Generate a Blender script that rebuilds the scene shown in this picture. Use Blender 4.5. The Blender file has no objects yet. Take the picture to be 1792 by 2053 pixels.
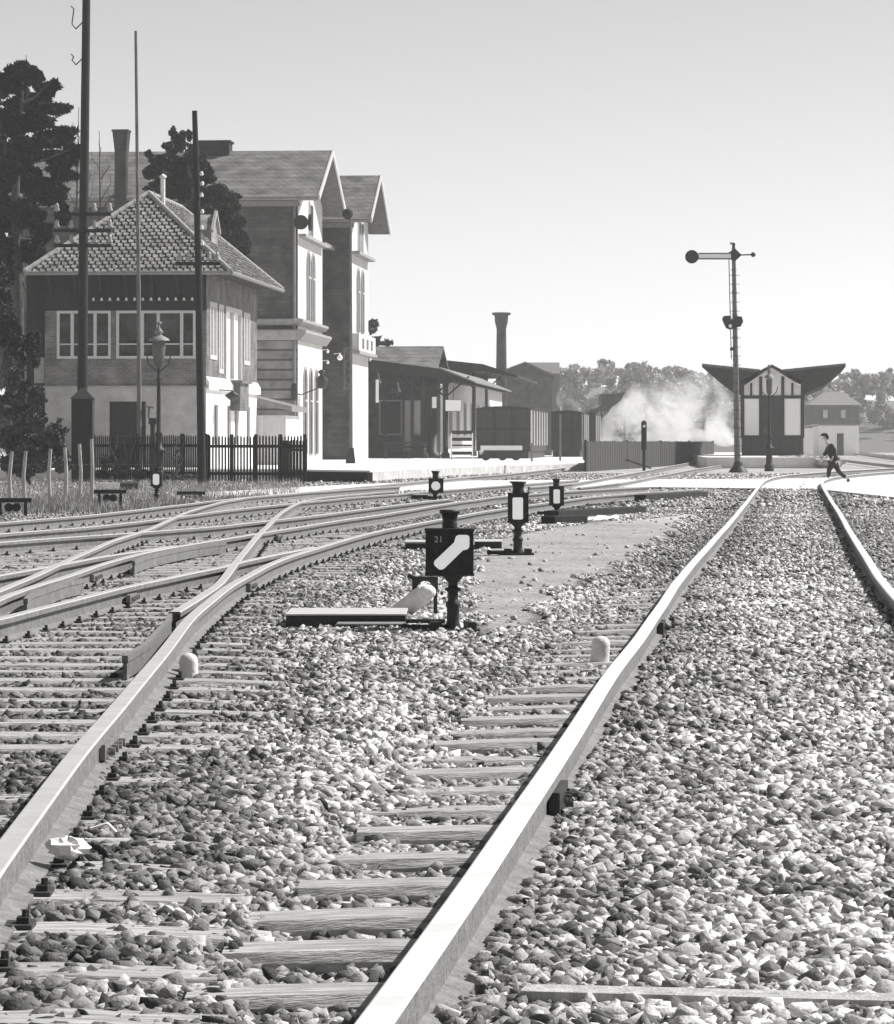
import bpy, math, random
import numpy as np
from mathutils import Vector, Matrix
random.seed(7); rng = np.random.default_rng(7)
S = bpy.context.scene; C = S.collection
R = math.radians
# ------------------------------------------------------------------ camera
F, H, X0, Y0 = 7000.0, 1.2, 896.0, 888.0       # focal length in photo pixels (photo taken as 1792 x 2053), eye height, horizon
cam = bpy.data.cameras.new('camera'); camo = bpy.data.objects.new('camera', cam); C.objects.link(camo)
cam.sensor_fit = 'VERTICAL'; cam.sensor_height = 24; cam.sensor_width = 24
cam.lens = F/2053*24; cam.shift_y = -(1026.5-Y0)/2053; cam.shift_x = 0
cam.clip_start = 0.5; cam.clip_end = 8000
camo.location = (0, 0, H); camo.rotation_euler = (R(90), 0, 0); S.camera = camo
# ------------------------------------------------------------------ light
SUN_AZ, SUN_EL = 66.0, 46.0                     # azimuth clockwise from +Y (view direction)
w = bpy.data.worlds.new('World'); S.world = w; w.use_nodes = True
nt = w.node_tree; nt.nodes.clear()
sky = nt.nodes.new('ShaderNodeTexSky'); sky.sky_type = 'NISHITA'; sky.sun_disc = False
sky.sun_elevation = R(SUN_EL); sky.sun_rotation = R(SUN_AZ); sky.air_density = 0.6; sky.dust_density = 0.25; sky.ozone_density = 0.5
bw = nt.nodes.new('ShaderNodeRGBToBW'); tint = nt.nodes.new('ShaderNodeMixRGB'); tint.blend_type = 'MULTIPLY'
tint.inputs[0].default_value = 1; tint.inputs[2].default_value = (0.985, 0.99, 1.0, 1)
bg = nt.nodes.new('ShaderNodeBackground'); bg.inputs[1].default_value = 0.108
out = nt.nodes.new('ShaderNodeOutputWorld')
nt.links.new(sky.outputs[0], bw.inputs[0]); nt.links.new(bw.outputs[0], tint.inputs[1])
nt.links.new(tint.outputs[0], bg.inputs[0]); nt.links.new(bg.outputs[0], out.inputs[0])
sl = bpy.data.lights.new('sun', 'SUN'); sl.energy = 4.6; sl.angle = R(0.5); sl.color = (1, 0.99, 0.97)
so = bpy.data.objects.new('sun', sl); C.objects.link(so)
sd = Vector((math.sin(R(SUN_AZ))*math.cos(R(SUN_EL)), math.cos(R(SUN_AZ))*math.cos(R(SUN_EL)), math.sin(R(SUN_EL))))
so.rotation_euler = sd.to_track_quat('Z', 'Y').to_euler(); so.location = (30, -10, 40)
S.view_settings.view_transform = 'Standard'; S.view_settings.look = 'None'
S.view_settings.exposure = 0.55; S.view_settings.gamma = 1
S.render.engine = 'CYCLES'
try:
    S.cycles.volume_bounces = 4; S.cycles.max_bounces = 8; S.cycles.volume_max_steps = 128
except Exception: pass

# ------------------------------------------------------------------ materials
def grey(v, t=0.0): return (v*(1+t), v, v*(1-t*0.9), 1)
MATS = {}
def mat(name, v, rough=0.85, var=0.35, scale=6.0, bump=0.25, bscale=None, metal=0.0, tone=False, tint=0.012, stretch=None, spec=0.3):
    if name in MATS: return MATS[name]
    m = bpy.data.materials.new(name); m.use_nodes = True; n = m.node_tree.nodes; l = m.node_tree.links
    b = n['Principled BSDF']; b.inputs['Roughness'].default_value = rough; b.inputs['Metallic'].default_value = metal
    b.inputs['Specular IOR Level'].default_value = spec
    tc = n.new('ShaderNodeTexCoord'); mp = n.new('ShaderNodeMapping'); l.new(tc.outputs['Object'], mp.inputs[0])
    if stretch: mp.inputs['Scale'].default_value = stretch
    nz = n.new('ShaderNodeTexNoise'); nz.inputs['Scale'].default_value = scale; nz.inputs['Detail'].default_value = 6; nz.inputs['Roughness'].default_value = 0.65
    l.new(mp.outputs[0], nz.inputs['Vector'])
    cr = n.new('ShaderNodeValToRGB'); cr.color_ramp.elements[0].position = 0.3; cr.color_ramp.elements[1].position = 0.7
    cr.color_ramp.elements[0].color = grey(v*(1-var), tint); cr.color_ramp.elements[1].color = grey(min(0.95, v*(1+var)), tint)
    l.new(nz.outputs['Fac'], cr.inputs[0])
    src = cr.outputs[0]
    if tone:
        at = n.new('ShaderNodeAttribute'); at.attribute_name = 'tone'
        mx = n.new('ShaderNodeMixRGB'); mx.blend_type = 'MULTIPLY'; mx.inputs[0].default_value = 1
        l.new(src, mx.inputs[1]); l.new(at.outputs['Fac'], mx.inputs[2]); src = mx.outputs[0]
    l.new(src, b.inputs['Base Color'])
    if bump:
        n2 = n.new('ShaderNodeTexNoise'); n2.inputs['Scale'].default_value = bscale or scale*4; n2.inputs['Detail'].default_value = 4
        l.new(mp.outputs[0], n2.inputs['Vector'])
        bp = n.new('ShaderNodeBump'); bp.inputs['Strength'].default_value = bump; bp.inputs['Distance'].default_value = 0.03
        l.new(n2.outputs['Fac'], bp.inputs['Height']); l.new(bp.outputs[0], b.inputs['Normal'])
    MATS[name] = m; return m
def brick(name, a, c, mortar, bw_=0.5, rh=0.2, ms=0.02, bump=0.4, rough=0.9, offset=0.5):
    m = bpy.data.materials.new(name); m.use_nodes = True; n = m.node_tree.nodes; l = m.node_tree.links
    b = n['Principled BSDF']; b.inputs['Roughness'].default_value = rough; b.inputs['Specular IOR Level'].default_value = 0.2
    tc = n.new('ShaderNodeTexCoord'); sp = n.new('ShaderNodeSeparateXYZ'); l.new(tc.outputs['Object'], sp.inputs[0])
    ad = n.new('ShaderNodeMath'); ad.operation = 'ADD'; l.new(sp.outputs[0], ad.inputs[0]); l.new(sp.outputs[1], ad.inputs[1])
    cb = n.new('ShaderNodeCombineXYZ'); l.new(ad.outputs[0], cb.inputs[0]); l.new(sp.outputs[2], cb.inputs[1])
    t = n.new('ShaderNodeTexBrick'); t.inputs['Scale'].default_value = 1; t.inputs['Brick Width'].default_value = bw_; t.inputs['Row Height'].default_value = rh
    t.inputs['Mortar Size'].default_value = ms; t.offset = offset
    t.inputs['Color1'].default_value = grey(a, .012); t.inputs['Color2'].default_value = grey(c, .012); t.inputs['Mortar'].default_value = grey(mortar, .012)
    l.new(cb.outputs[0], t.inputs['Vector'])
    nz = n.new('ShaderNodeTexNoise'); nz.inputs['Scale'].default_value = 1.3; nz.inputs['Detail'].default_value = 8
    l.new(tc.outputs['Object'], nz.inputs['Vector'])
    mr = n.new('ShaderNodeMapRange'); mr.inputs[1].default_value = .3; mr.inputs[2].default_value = .7; mr.inputs[3].default_value = .55; mr.inputs[4].default_value = 1.4
    l.new(nz.outputs['Fac'], mr.inputs[0])
    mx = n.new('ShaderNodeMixRGB'); mx.blend_type = 'MULTIPLY'; mx.inputs[0].default_value = 1
    l.new(t.outputs['Color'], mx.inputs[1]); l.new(mr.outputs[0], mx.inputs[2]); l.new(mx.outputs[0], b.inputs['Base Color'])
    bp = n.new('ShaderNodeBump'); bp.inputs['Strength'].default_value = bump; bp.inputs['Distance'].default_value = 0.03; bp.invert = True
    l.new(t.outputs['Fac'], bp.inputs['Height']); l.new(bp.outputs[0], b.inputs['Normal'])
    MATS[name] = m; return m
M = dict(
 ground=mat('ballast_bed', .30, 1, .55, 18, .9, 60, tone=True),
 stone=mat('crushed_stone', .60, .8, .30, 30, .3, 90, tone=True),
 path=mat('dusty_path', .72, 1, .25, 3, .5, 30),
 railtop=mat('polished_steel', .80, .42, .16, 5, 0, metal=.25, spec=.6),
 railworn=mat('worn_steel', .46, .5, .12, 5, .1, metal=.15, spec=.5),
 rail=mat('rusty_steel', .19, .6, .35, 14, .3, spec=.5),
 chair=mat('oiled_iron', .05, .6, .4, 20, .3),
 sleeper=mat('weathered_oak', .40, .85, .6, 5.0, .5, 30, stretch=(1, 9, 4)),
 iron=mat('black_iron', .022, .55, .4, 14, .2, spec=.4),
 black=mat('black_enamel', .022, .55, .65, 9, .25, spec=.3),
 milk=mat('milk_glass', .85, .4, .04, 8, 0),
 white=mat('white_enamel', .90, .5, .05, 8, 0),
 porcelain=mat('grubby_porcelain', .34, .4, .3, 10, .1),
 whitewash=mat('whitewash', .93, .9, .03, 1, .1, 6),
 whitem=mat('chalky_white', .74, .8, .15, 10, .2),
 pole=mat('tarred_timber', .022, .8, .5, 4, .4, 20, stretch=(6, 6, .5)),
 polepale=mat('grey_timber', .16, .8, .5, 4, .4, 20, stretch=(6, 6, .5)),
 stake=mat('pale_split_wood', .42, .9, .4, 6, .4, 30, stretch=(4, 4, .6)),
 picket=mat('dark_stained_wood', .025, .85, .5, 6, .3, 25, stretch=(4, 4, .6)),
 render=mat('shaded_lime_render', .36, .95, .25, 1.6, .25, 14),  # darker copy of the white render, shade put into its colour
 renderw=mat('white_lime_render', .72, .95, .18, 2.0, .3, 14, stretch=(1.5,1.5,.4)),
 clad=mat('shaded_dark_boarding', .018, .85, .4, 3, .3, 12, stretch=(5, 5, .5)),  # dark wood, its colour also holding the shade under the eaves
 frame=mat('white_window_paint', .48, .6, .1, 8, .1),
 glass=mat('dark_window_glass', .045, .18, .95, 1.6, .12, 1.5, spec=.22),  # blotchy base colour stands in for reflections in the panes
 curtain=mat('white_curtain', .8, .9, .12, 9, .2, 12, stretch=(4, 4, .6)),
 tile=mat('clay_roof_tile', .26, .85, .55, 2.5, .3, 18),
 tilecap=mat('mortared_ridge', .34, .9, .2, 8, .3),
 zinc=mat('zinc_sheet', .20, .6, .2, 4, .1),
 verge=mat('light_verge_board', .50, .8, .12, 6, .1),
 soffit=mat('stained_soffit', .12, .9, .3, 4, .1),
 stucco=mat('white_stucco', .60, .95, .22, 1.6, .3, 9, stretch=(1.6,1.6,.35)),
 cornice=mat('sandstone_cornice', .30, .9, .2, 3, .25, 12),
 chim=brick('chimney_brick', .03, .045, .05, .25, .085, .012),
 platform=mat('gravel_platform', .74, 1, .12, 2, .3, 25),
 kerb=mat('platform_stone', .50, .95, .35, 3, .5, 12),
 needles=mat('pine_needles', .014, .9, .5, 2, .1),
 leaves=mat('dark_leaves', .028, .8, .5, 2, .1),
 leaves2=mat('hedge_leaves', .09, .8, .6, 2, .1),
 bark=mat('tree_bark', .09, .95, .5, 5, .6, 20),
 wood_far=mat('haze_pale_foliage', .45, .95, .5, .15, .1),  # base colour raised so it carries part of the distance haze
 wagon=mat('wagon_planks', .045, .8, .35, 2, .2, 10, stretch=(7, 7, .3)),
 boards_grey=mat('grey_boards', .055, .85, .5, 2, .3, 10, stretch=(7,7,.3)),
 roofdark=mat('dark_roof_felt', .03, .9, .3, 3, .2),
 infill=mat('pale_infill_panel', .80, .9, .1, 3, .1),
 timber=mat('dark_timber_frame', .04, .85, .3, 6, .2),
 blade=mat('grass_blade', .32, .9, .5, 2, 0),
 grass=mat('dry_grass', .12, .95, .5, 3, .3),
 cloth_dark=mat('dark_cloth', .022, .95, .4, 9, .2),
 skin=mat('skin', .38, .6, .08, 9, .05),
 cloth_pale=mat('pale_paper', .85, .8, .05, 20, .2),
 dirtgrass=mat('stony_verge', .42, 1, .5, 6, .6, 30),
)
M['wall_banded'] = brick('banded_masonry', .26, .22, .08, 30, .46, .05, .6)
M['wall_brick'] = brick('station_brick', .095, .07, .06, .5, .17, .012, .25)
M['clinker'] = brick('clinker_brick', .16, .11, .19, .25, .085, .012, .3)
M['slate'] = brick('slate_roof', .17, .14, .09, .35, .22, .02, .3)

# ------------------------------------------------------------------ mesh helper
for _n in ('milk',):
    _b = M[_n].node_tree.nodes['Principled BSDF']; _b.inputs['Emission Color'].default_value = (1,1,1,1); _b.inputs['Emission Strength'].default_value = .22  # faint glow added so shaded lantern faces come out white
class MB:
    def __init__(s): s.v = []; s.f = []; s.m = []; s.sm = []
    def add(s, vs, fs, m=0, sm=False):
        o = len(s.v); s.v += [tuple(p) for p in vs]
        for f in fs: s.f.append(tuple(i+o for i in f)); s.m.append(m); s.sm.append(sm)
        return s
    def box(s, x0, x1, y0, y1, z0, z1, m=0):
        return s.add([(x0,y0,z0),(x1,y0,z0),(x1,y1,z0),(x0,y1,z0),(x0,y0,z1),(x1,y0,z1),(x1,y1,z1),(x0,y1,z1)],
              [(3,2,1,0),(4,5,6,7),(0,1,5,4),(1,2,6,5),(2,3,7,6),(3,0,4,7)], m)
    def obox(s, c, sz, rz=0, rx=0, ry=0, m=0):
        mt = Matrix.Rotation(rz,3,'Z') @ Matrix.Rotation(ry,3,'Y') @ Matrix.Rotation(rx,3,'X'); a,b,d = sz[0]/2, sz[1]/2, sz[2]/2
        vs = [Vector(c)+mt@Vector(p) for p in [(-a,-b,-d),(a,-b,-d),(a,b,-d),(-a,b,-d),(-a,-b,d),(a,-b,d),(a,b,d),(-a,b,d)]]
        return s.add(vs, [(3,2,1,0),(4,5,6,7),(0,1,5,4),(1,2,6,5),(2,3,7,6),(3,0,4,7)], m)
    def bar(s, p0, p1, wd, th, m=0, up=(0,0,1)):
        p0 = Vector(p0); p1 = Vector(p1); d = (p1-p0).normalized(); u = Vector(up)
        if abs(d.dot(u)) > .95: u = Vector((0,1,0))
        a = d.cross(u).normalized()*wd/2; b = a.cross(d).normalized()*th/2
        vs = [p0-a-b,p0+a-b,p0+a+b,p0-a+b,p1-a-b,p1+a-b,p1+a+b,p1-a+b]
        return s.add(vs, [(3,2,1,0),(4,5,6,7),(0,1,5,4),(1,2,6,5),(2,3,7,6),(3,0,4,7)], m)
    def cyl(s, p0, p1, r0, r1=None, n=12, m=0, cap=True, sm=True):
        r1 = r0 if r1 is None else r1; p0 = Vector(p0); p1 = Vector(p1); d = (p1-p0).normalized()
        u = Vector((0,0,1)) if abs(d.z) < .9 else Vector((1,0,0)); a = d.cross(u).normalized(); b = a.cross(d)
        vs = []
        for p, r in ((p0,r0),(p1,r1)):
            for i in range(n): t = 2*math.pi*i/n; vs.append(p+(a*math.cos(t)+b*math.sin(t))*r)
        s.add(vs, [(i,(i+1)%n,n+(i+1)%n,n+i) for i in range(n)], m, sm)
        if cap: s.add(vs, [tuple(range(n))[::-1], tuple(range(n,2*n))], m)
        return s
    def tube(s, pts, r, n=8, m=0):
        for i in range(len(pts)-1):
            ra = r[i] if isinstance(r,(list,tuple)) else r; rb = r[i+1] if isinstance(r,(list,tuple)) else r
            s.cyl(pts[i], pts[i+1], ra, rb, n, m)
        return s
    def lathe(s, prof, c=(0,0,0), n=16, m=0, sm=True):
        vs = []
        for r, z in prof:
            for i in range(n): t = 2*math.pi*i/n; vs.append((c[0]+r*math.cos(t), c[1]+r*math.sin(t), c[2]+z))
        fs = []
        for k in range(len(prof)-1):
            for i in range(n): fs.append((k*n+i, k*n+(i+1)%n, (k+1)*n+(i+1)%n, (k+1)*n+i))
        s.add(vs, fs, m, sm); s.add(vs, [tuple(range(n))[::-1], tuple(range((len(prof)-1)*n, len(prof)*n))], m)
        return s
    def prism(s, pts, d, m=0):
        """pts: closed 3D outline, d: extrusion vector"""
        n = len(pts); p = [Vector(q) for q in pts]; d = Vector(d); vs = p+[q+d for q in p]
        nrm = Vector((0,0,0))
        for i in range(n): nrm += p[i].cross(p[(i+1)%n])
        if nrm.dot(d) > 0: lo, hi, sd_ = tuple(range(n))[::-1], tuple(range(n,2*n)), [(i,(i+1)%n,n+(i+1)%n,n+i) for i in range(n)]
        else: lo, hi, sd_ = tuple(range(n)), tuple(range(n,2*n))[::-1], [(i,n+i,n+(i+1)%n,(i+1)%n) for i in range(n)]
        return s.add(vs, [lo, hi]+sd_, m)
    def sphere(s, c, r, n=10, m=0, sc=(1,1,1)):
        prof = [(max(.001,math.sin(math.pi*k/n))*r, -math.cos(math.pi*k/n)*r) for k in range(n+1)]
        o = len(s.v); s.lathe(prof, (0,0,0), n*2, m)
        for i in range(o, len(s.v)):
            x,y,z = s.v[i]; s.v[i] = (c[0]+x*sc[0], c[1]+y*sc[1], c[2]+z*sc[2])
        return s
    def wall(s, axis, at, a0, a1, z0, z1, holes, depth, out_dir, m=0):
        """flat wall with real openings. axis 'x': runs along x at y=at; axis 'y': runs along y at x=at. reveal goes inward."""
        A = sorted({a0,a1}|{v for h in holes for v in h[:2]}); Z = sorted({z0,z1}|{v for h in holes for v in h[2:4]})
        A = [v for v in A if a0 <= v <= a1]; Z = [v for v in Z if z0 <= v <= z1]
        P = (lambda a,z,d: (a, at-out_dir*d, z)) if axis == 'x' else (lambda a,z,d: (at-out_dir*d, a, z))
        for i in range(len(A)-1):
            for j in range(len(Z)-1):
                ca, cz = (A[i]+A[i+1])/2, (Z[j]+Z[j+1])/2
                if any(h[0] < ca < h[1] and h[2] < cz < h[3] for h in holes): continue
                s.add([P(A[i],Z[j],0),P(A[i+1],Z[j],0),P(A[i+1],Z[j+1],0),P(A[i],Z[j+1],0)], [(0,1,2,3)], m)
        for h in holes:
            a,b,c,d = h[:4]
            for q in ([(a,c),(b,c)],[(b,c),(b,d)],[(b,d),(a,d)],[(a,d),(a,c)]):
                s.add([P(*q[0],0),P(*q[1],0),P(*q[1],depth),P(*q[0],depth)], [(0,1,2,3)], m)
        return s
    def build(s, name, mats, parent=None, bevel=0):
        me = bpy.data.meshes.new(name); me.from_pydata(s.v, [], s.f)
        for mm in (mats if isinstance(mats,(list,tuple)) else [mats]): me.materials.append(M[mm] if isinstance(mm,str) else mm)
        me.polygons.foreach_set('material_index', s.m); me.polygons.foreach_set('use_smooth', s.sm); me.update()
        o = bpy.data.objects.new(name, me); C.objects.link(o)
        if parent: o.parent = parent
        if bevel:
            bv = o.modifiers.new('bevel','BEVEL'); bv.width = bevel; bv.segments = 2; bv.limit_method = 'ANGLE'
        return o
def tag(o, label=None, cat=None, group=None, kind=None):
    if label: o['label'] = label
    if cat: o['category'] = cat
    if group: o['group'] = group
    if kind: o['kind'] = kind
    return o
def thing(name, loc, label, cat, group=None, rz=0):
    o = bpy.data.objects.new(name, None); C.objects.link(o); o.location = loc; o.rotation_euler = (0,0,rz); o.empty_display_size = .3
    return tag(o, label, cat, group)
def copy_tree(o, parent=None):
    c = o.copy(); C.objects.link(c); c.parent = parent
    for ch in [x for x in C.objects if x.parent == o]: copy_tree(ch, c)
    return c
def Wp(x, y, D): return Vector(((x-X0)/F*D, D, H+(Y0-y)/F*D))
def Gp(x, y, z=0.0):
    D = F*(H-z)/(y-Y0); return Vector(((x-X0)/F*D, D, z))
def np_mesh(name, V, Fc, mats, tone=None, smooth=False):
    me = bpy.data.meshes.new(name); k = Fc.shape[1]
    me.vertices.add(len(V)); me.vertices.foreach_set('co', V.astype(np.float32).ravel())
    me.loops.add(Fc.size); me.loops.foreach_set('vertex_index', Fc.astype(np.int32).ravel())
    me.polygons.add(len(Fc)); me.polygons.foreach_set('loop_start', np.arange(0, Fc.size, k, dtype=np.int32)); me.polygons.foreach_set('loop_total', np.full(len(Fc), k, dtype=np.int32))
    if smooth: me.polygons.foreach_set('use_smooth', np.ones(len(Fc), dtype=bool))
    me.update(calc_edges=True)
    if tone is not None:
        at = me.attributes.new('tone', 'FLOAT', 'POINT'); at.data.foreach_set('value', tone.astype(np.float32))
    for mm in mats: me.materials.append(M[mm])
    o = bpy.data.objects.new(name, me); C.objects.link(o); return o

# ------------------------------------------------------------------ rail traces (photo pixels on the rail heads)
ZR = 0.155
TR = dict(
 T1=[(640,2200),(753,2053),(837,1933),(925,1810),(1012,1677),(1103,1541),(1152,1467),(1192,1396),(1243,1326),(1300,1254),(1361,1158),(1410,1105),(1466,1042),(1492,1011),(1508,990),(1529,963),(1550,954),(1600,949),(1680,944),(1792,938)],
 T2=[(2790,2053),(2560,1810),(2200,1500),(1905,1300),(1812,1215),(1781,1186),(1756,1151),(1725,1102),(1704,1070),(1686,1035),(1665,1004),(1648,976),(1643,966),(1654,958),(1700,951),(1792,945)],
 A=[(-300,2200),(-160,1960),(-20,1750),(147,1522),(182,1480),(224,1431),(269,1378),(315,1326),(350,1277),(385,1236),(430,1197),(465,1172),(507,1148),(560,1123),(627,1102),(697,1081),(785,1058),(883,1041),(940,1030),(1015,1019),(1100,1007),(1189,995),(1260,989),(1330,985),(1400,981)],
 B=[(-140,1280),(0,1199),(105,1165),(210,1130),(298,1107),(350,1097),(440,1083),(504,1073),(600,1056),(662,1046),(802,1026),(907,1008),(1012,994),(1131,985),(1220,980),(1300,976)],
 C=[(350,1229),(385,1207),(437,1175),(469,1133),(514,1077),(560,1030),(595,1009),(627,1000),(700,992),(790,985)],
 D=[(-60,1206),(0,1185),(115,1134),(147,1120),(224,1085),(287,1066),(371,1028),(437,1008),(490,998),(560,991.5),(700,981),(800,975)],
 E=[(-140,1268),(0,1243),(119,1210),(217,1186),(315,1164),(371,1151),(444,1138),(483,1128),(546,1115),(627,1098)],
 Ff=[(-100,1172),(0,1153),(122,1133),(190,1120),(300,1103),(350,1095)],
 G1=[(-60,1053),(0,1048),(168,1034),(266,1024),(360,1012.5),(437,1003),(560,991),(627,985),(767,972),(858,963),(1012,951),(1150,936),(1290,926)],
 G2=[(-60,1077),(0,1071),(140,1060),(280,1046),(371,1034),(450,1024),(525,1016),(627,1005),(700,998),(800,990),(900,982),(1040,971),(1160,962)],
 G3=[(-60,1093),(0,1088),(122,1079),(227,1072),(330,1064),(437,1055),(540,1044),(662,1030),(802,1012),(900,1000)],
 H1=[(1060,977),(1145,970),(1218,957),(1300,943),(1416,921)],
 H2=[(1160,978),(1246,968),(1320,954),(1395,940),(1490,926)],
)
def track_fn(key, sm=1.0):
    p = sorted([(F*(H-ZR)/(y-Y0), (x-X0)/F*(F*(H-ZR)/(y-Y0))) for x, y in TR[key]])
    d = np.array([a for a,_ in p]); x = np.array([b for _,b in p])
    t = np.linspace(math.log(d[0]), math.log(d[-1]), 260); xi = np.interp(np.exp(t), d, x)
    k = max(1, int(9*sm)); ker = np.hanning(2*k+3)[1:-1]; ker /= ker.sum()
    pad = np.concatenate([2*xi[0]-xi[1:k+1][::-1], xi, 2*xi[-1]-xi[-k-1:-1][::-1]])
    xs = np.convolve(pad, ker, 'valid'); return np.exp(t), xs
RAILS = {k: track_fn(k, .6 *2.6 if k in ('T1','T2') else 1.2) for k in TR}
def prepend(key, y0, fn):
    d, x = RAILS[key]; yy = np.linspace(y0, d[0]-.3, 60); RAILS[key] = (np.concatenate([yy, d]), np.concatenate([fn(yy), x]))
_dA, _xA = RAILS['A']; _o = float(np.interp(RAILS['B'][0][0], _dA, _xA)-RAILS['B'][1][0])
prepend('B', 4.2, lambda y: np.interp(y, _dA, _xA)-_o)
for _k, _y0 in (('E',17.0),('Ff',6.0),('G1',12.0),('G2',12.0),('G3',12.0),('D',17.0)):
    _d, _x = RAILS[_k]; _sl = (np.interp(_d[0]+3,_d,_x)-_x[0])/3
    if _k == 'D': _sl = .006
    prepend(_k, _y0, lambda y, a=_d[0], b=_x[0], c=_sl: b-(a-y)*c)
def rx(key, Y): d, x = RAILS[key]; return np.interp(Y, d, x)
def rinside(key, Y): d, x = RAILS[key]; return d[0] <= Y <= d[-1]

# ------------------------------------------------------------------ ground
def smooth_noise(X, Y, sc, seed):
    r = np.random.default_rng(seed); n = 64; g = r.random((n, n))
    u = (X/sc) % n; v = (Y/sc) % n; i = np.floor(u).astype(int); j = np.floor(v).astype(int); fu = u-i; fv = v-j
    fu = fu*fu*(3-2*fu); fv = fv*fv*(3-2*fv)
    return (g[i%n,j%n]*(1-fu)*(1-fv)+g[(i+1)%n,j%n]*fu*(1-fv)+g[i%n,(j+1)%n]*(1-fu)*fv+g[(i+1)%n,(j+1)%n]*fu*fv)
def near_rail(X, Y, key, half):
    d, x = RAILS[key]; q = np.interp(Y, d, x); ok = (Y >= d[0]) & (Y <= d[-1])
    return np.where(ok, np.clip(1-np.abs(X-q)/half, 0, 1), 0)
def gauge_T(X, Y): return (X > rx('T1',Y)) & (X < rx('T2',Y)) & (Y < 100)
SAND = [Gp(*p) for p in [(945,1115),(1000,1085),(1100,1062),(1210,1050),(1330,1040),(1400,1030),(1330,1080),(1270,1120),(1190,1160),(1110,1200),(1060,1250),(1000,1275),(955,1255),(935,1190)]]
PATH = [Gp(x,y) for x,y in [(400,992),(640,978),(900,967),(1200,965),(1640,962),(1700,956),(2050,948),(2050,1012),(1780,1000),(1640,984),(1300,980),(900,984),(640,990),(420,1000)]]
def in_poly(X, Y, poly):
    c = np.zeros(X.shape, bool); n = len(poly)
    for i in range(n):
        x1,y1 = poly[i][0], poly[i][1]; x2,y2 = poly[(i+1)%n][0], poly[(i+1)%n][1]
        with np.errstate(divide='ignore', invalid='ignore'):
            c ^= ((y1 > Y) != (y2 > Y)) & (X < (x2-x1)*(Y-y1)/(y2-y1+1e-9)+x1)
    return c
def hfun(X, Y):
    h = (smooth_noise(X,Y,.35,1)-.5)*.030 + (smooth_noise(X,Y,1.3,2)-.5)*.035
    xt = rx('T1',Y); left = np.clip(1-np.abs(X-(xt-.36))/.42, 0, 1)
    cover = np.clip((Y-14)/16, 0, 1)
    h = h - .030*np.sqrt(left)*(1-.75*cover)*(Y < 110)
    g = gauge_T(X,Y); h = np.where(g, h*.6+.022+.012*smooth_noise(X,Y,.6,5), h)
    mid = (X > rx('A',Y)+.75) & (X < xt-.75); h = np.where(mid, h+.015, h)
    leftA = (X < rx('A',Y)+.62) & (Y < 80); h = np.where(leftA, h*.5+.000+.006*np.clip((11.6-Y)/1.5,0,1)*(.55+.9*(smooth_noise(X,Y,.45,41)-.3)), h)
    s = in_poly(X, Y, SAND); h = np.where(s, h*.35+.02, h)
    return h*np.clip((160-Y)/60, 0, 1)
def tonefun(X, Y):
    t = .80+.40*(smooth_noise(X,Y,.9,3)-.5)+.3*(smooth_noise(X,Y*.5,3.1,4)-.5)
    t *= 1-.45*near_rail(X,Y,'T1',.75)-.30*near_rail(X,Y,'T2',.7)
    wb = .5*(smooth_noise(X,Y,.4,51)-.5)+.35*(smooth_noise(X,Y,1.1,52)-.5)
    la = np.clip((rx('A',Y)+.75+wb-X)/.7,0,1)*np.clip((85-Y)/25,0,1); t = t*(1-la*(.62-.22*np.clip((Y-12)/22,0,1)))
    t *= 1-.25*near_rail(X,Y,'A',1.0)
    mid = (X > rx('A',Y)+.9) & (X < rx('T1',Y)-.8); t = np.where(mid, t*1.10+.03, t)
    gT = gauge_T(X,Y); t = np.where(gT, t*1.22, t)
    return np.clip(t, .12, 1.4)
ys = np.concatenate([np.linspace(-60,3.6,12), np.exp(np.linspace(math.log(4), math.log(175), 430)), np.exp(np.linspace(math.log(185), math.log(4500), 40))])
xs = np.concatenate([[-2500,-900,-350,-130,-60,-40], np.linspace(-28,-5,70), np.linspace(-4.9,6.5,260), np.linspace(6.7,30,80), [40,60,130,350,900,2500]])
GX, GY = np.meshgrid(xs, ys); GZ = hfun(GX, np.maximum(GY,4.0))*(GY > 3)
V = np.stack([GX,GY,GZ],-1).reshape(-1,3); nx, ny = len(xs), len(ys)
i, j = np.meshgrid(np.arange(nx-1), np.arange(ny-1)); a = (j*nx+i).ravel()
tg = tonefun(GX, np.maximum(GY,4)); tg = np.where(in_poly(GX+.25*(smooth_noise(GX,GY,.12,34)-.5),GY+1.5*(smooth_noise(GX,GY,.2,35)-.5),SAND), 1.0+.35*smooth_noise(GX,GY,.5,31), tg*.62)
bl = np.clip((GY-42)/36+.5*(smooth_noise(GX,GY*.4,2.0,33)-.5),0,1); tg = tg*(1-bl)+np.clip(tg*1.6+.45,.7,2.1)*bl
g = np_mesh('ground', V, np.stack([a,a+1,a+nx+1,a+nx],-1), ['ground'], tg.ravel(), True); tag(g, kind='structure', label='stony ground of the railway yard')

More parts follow.
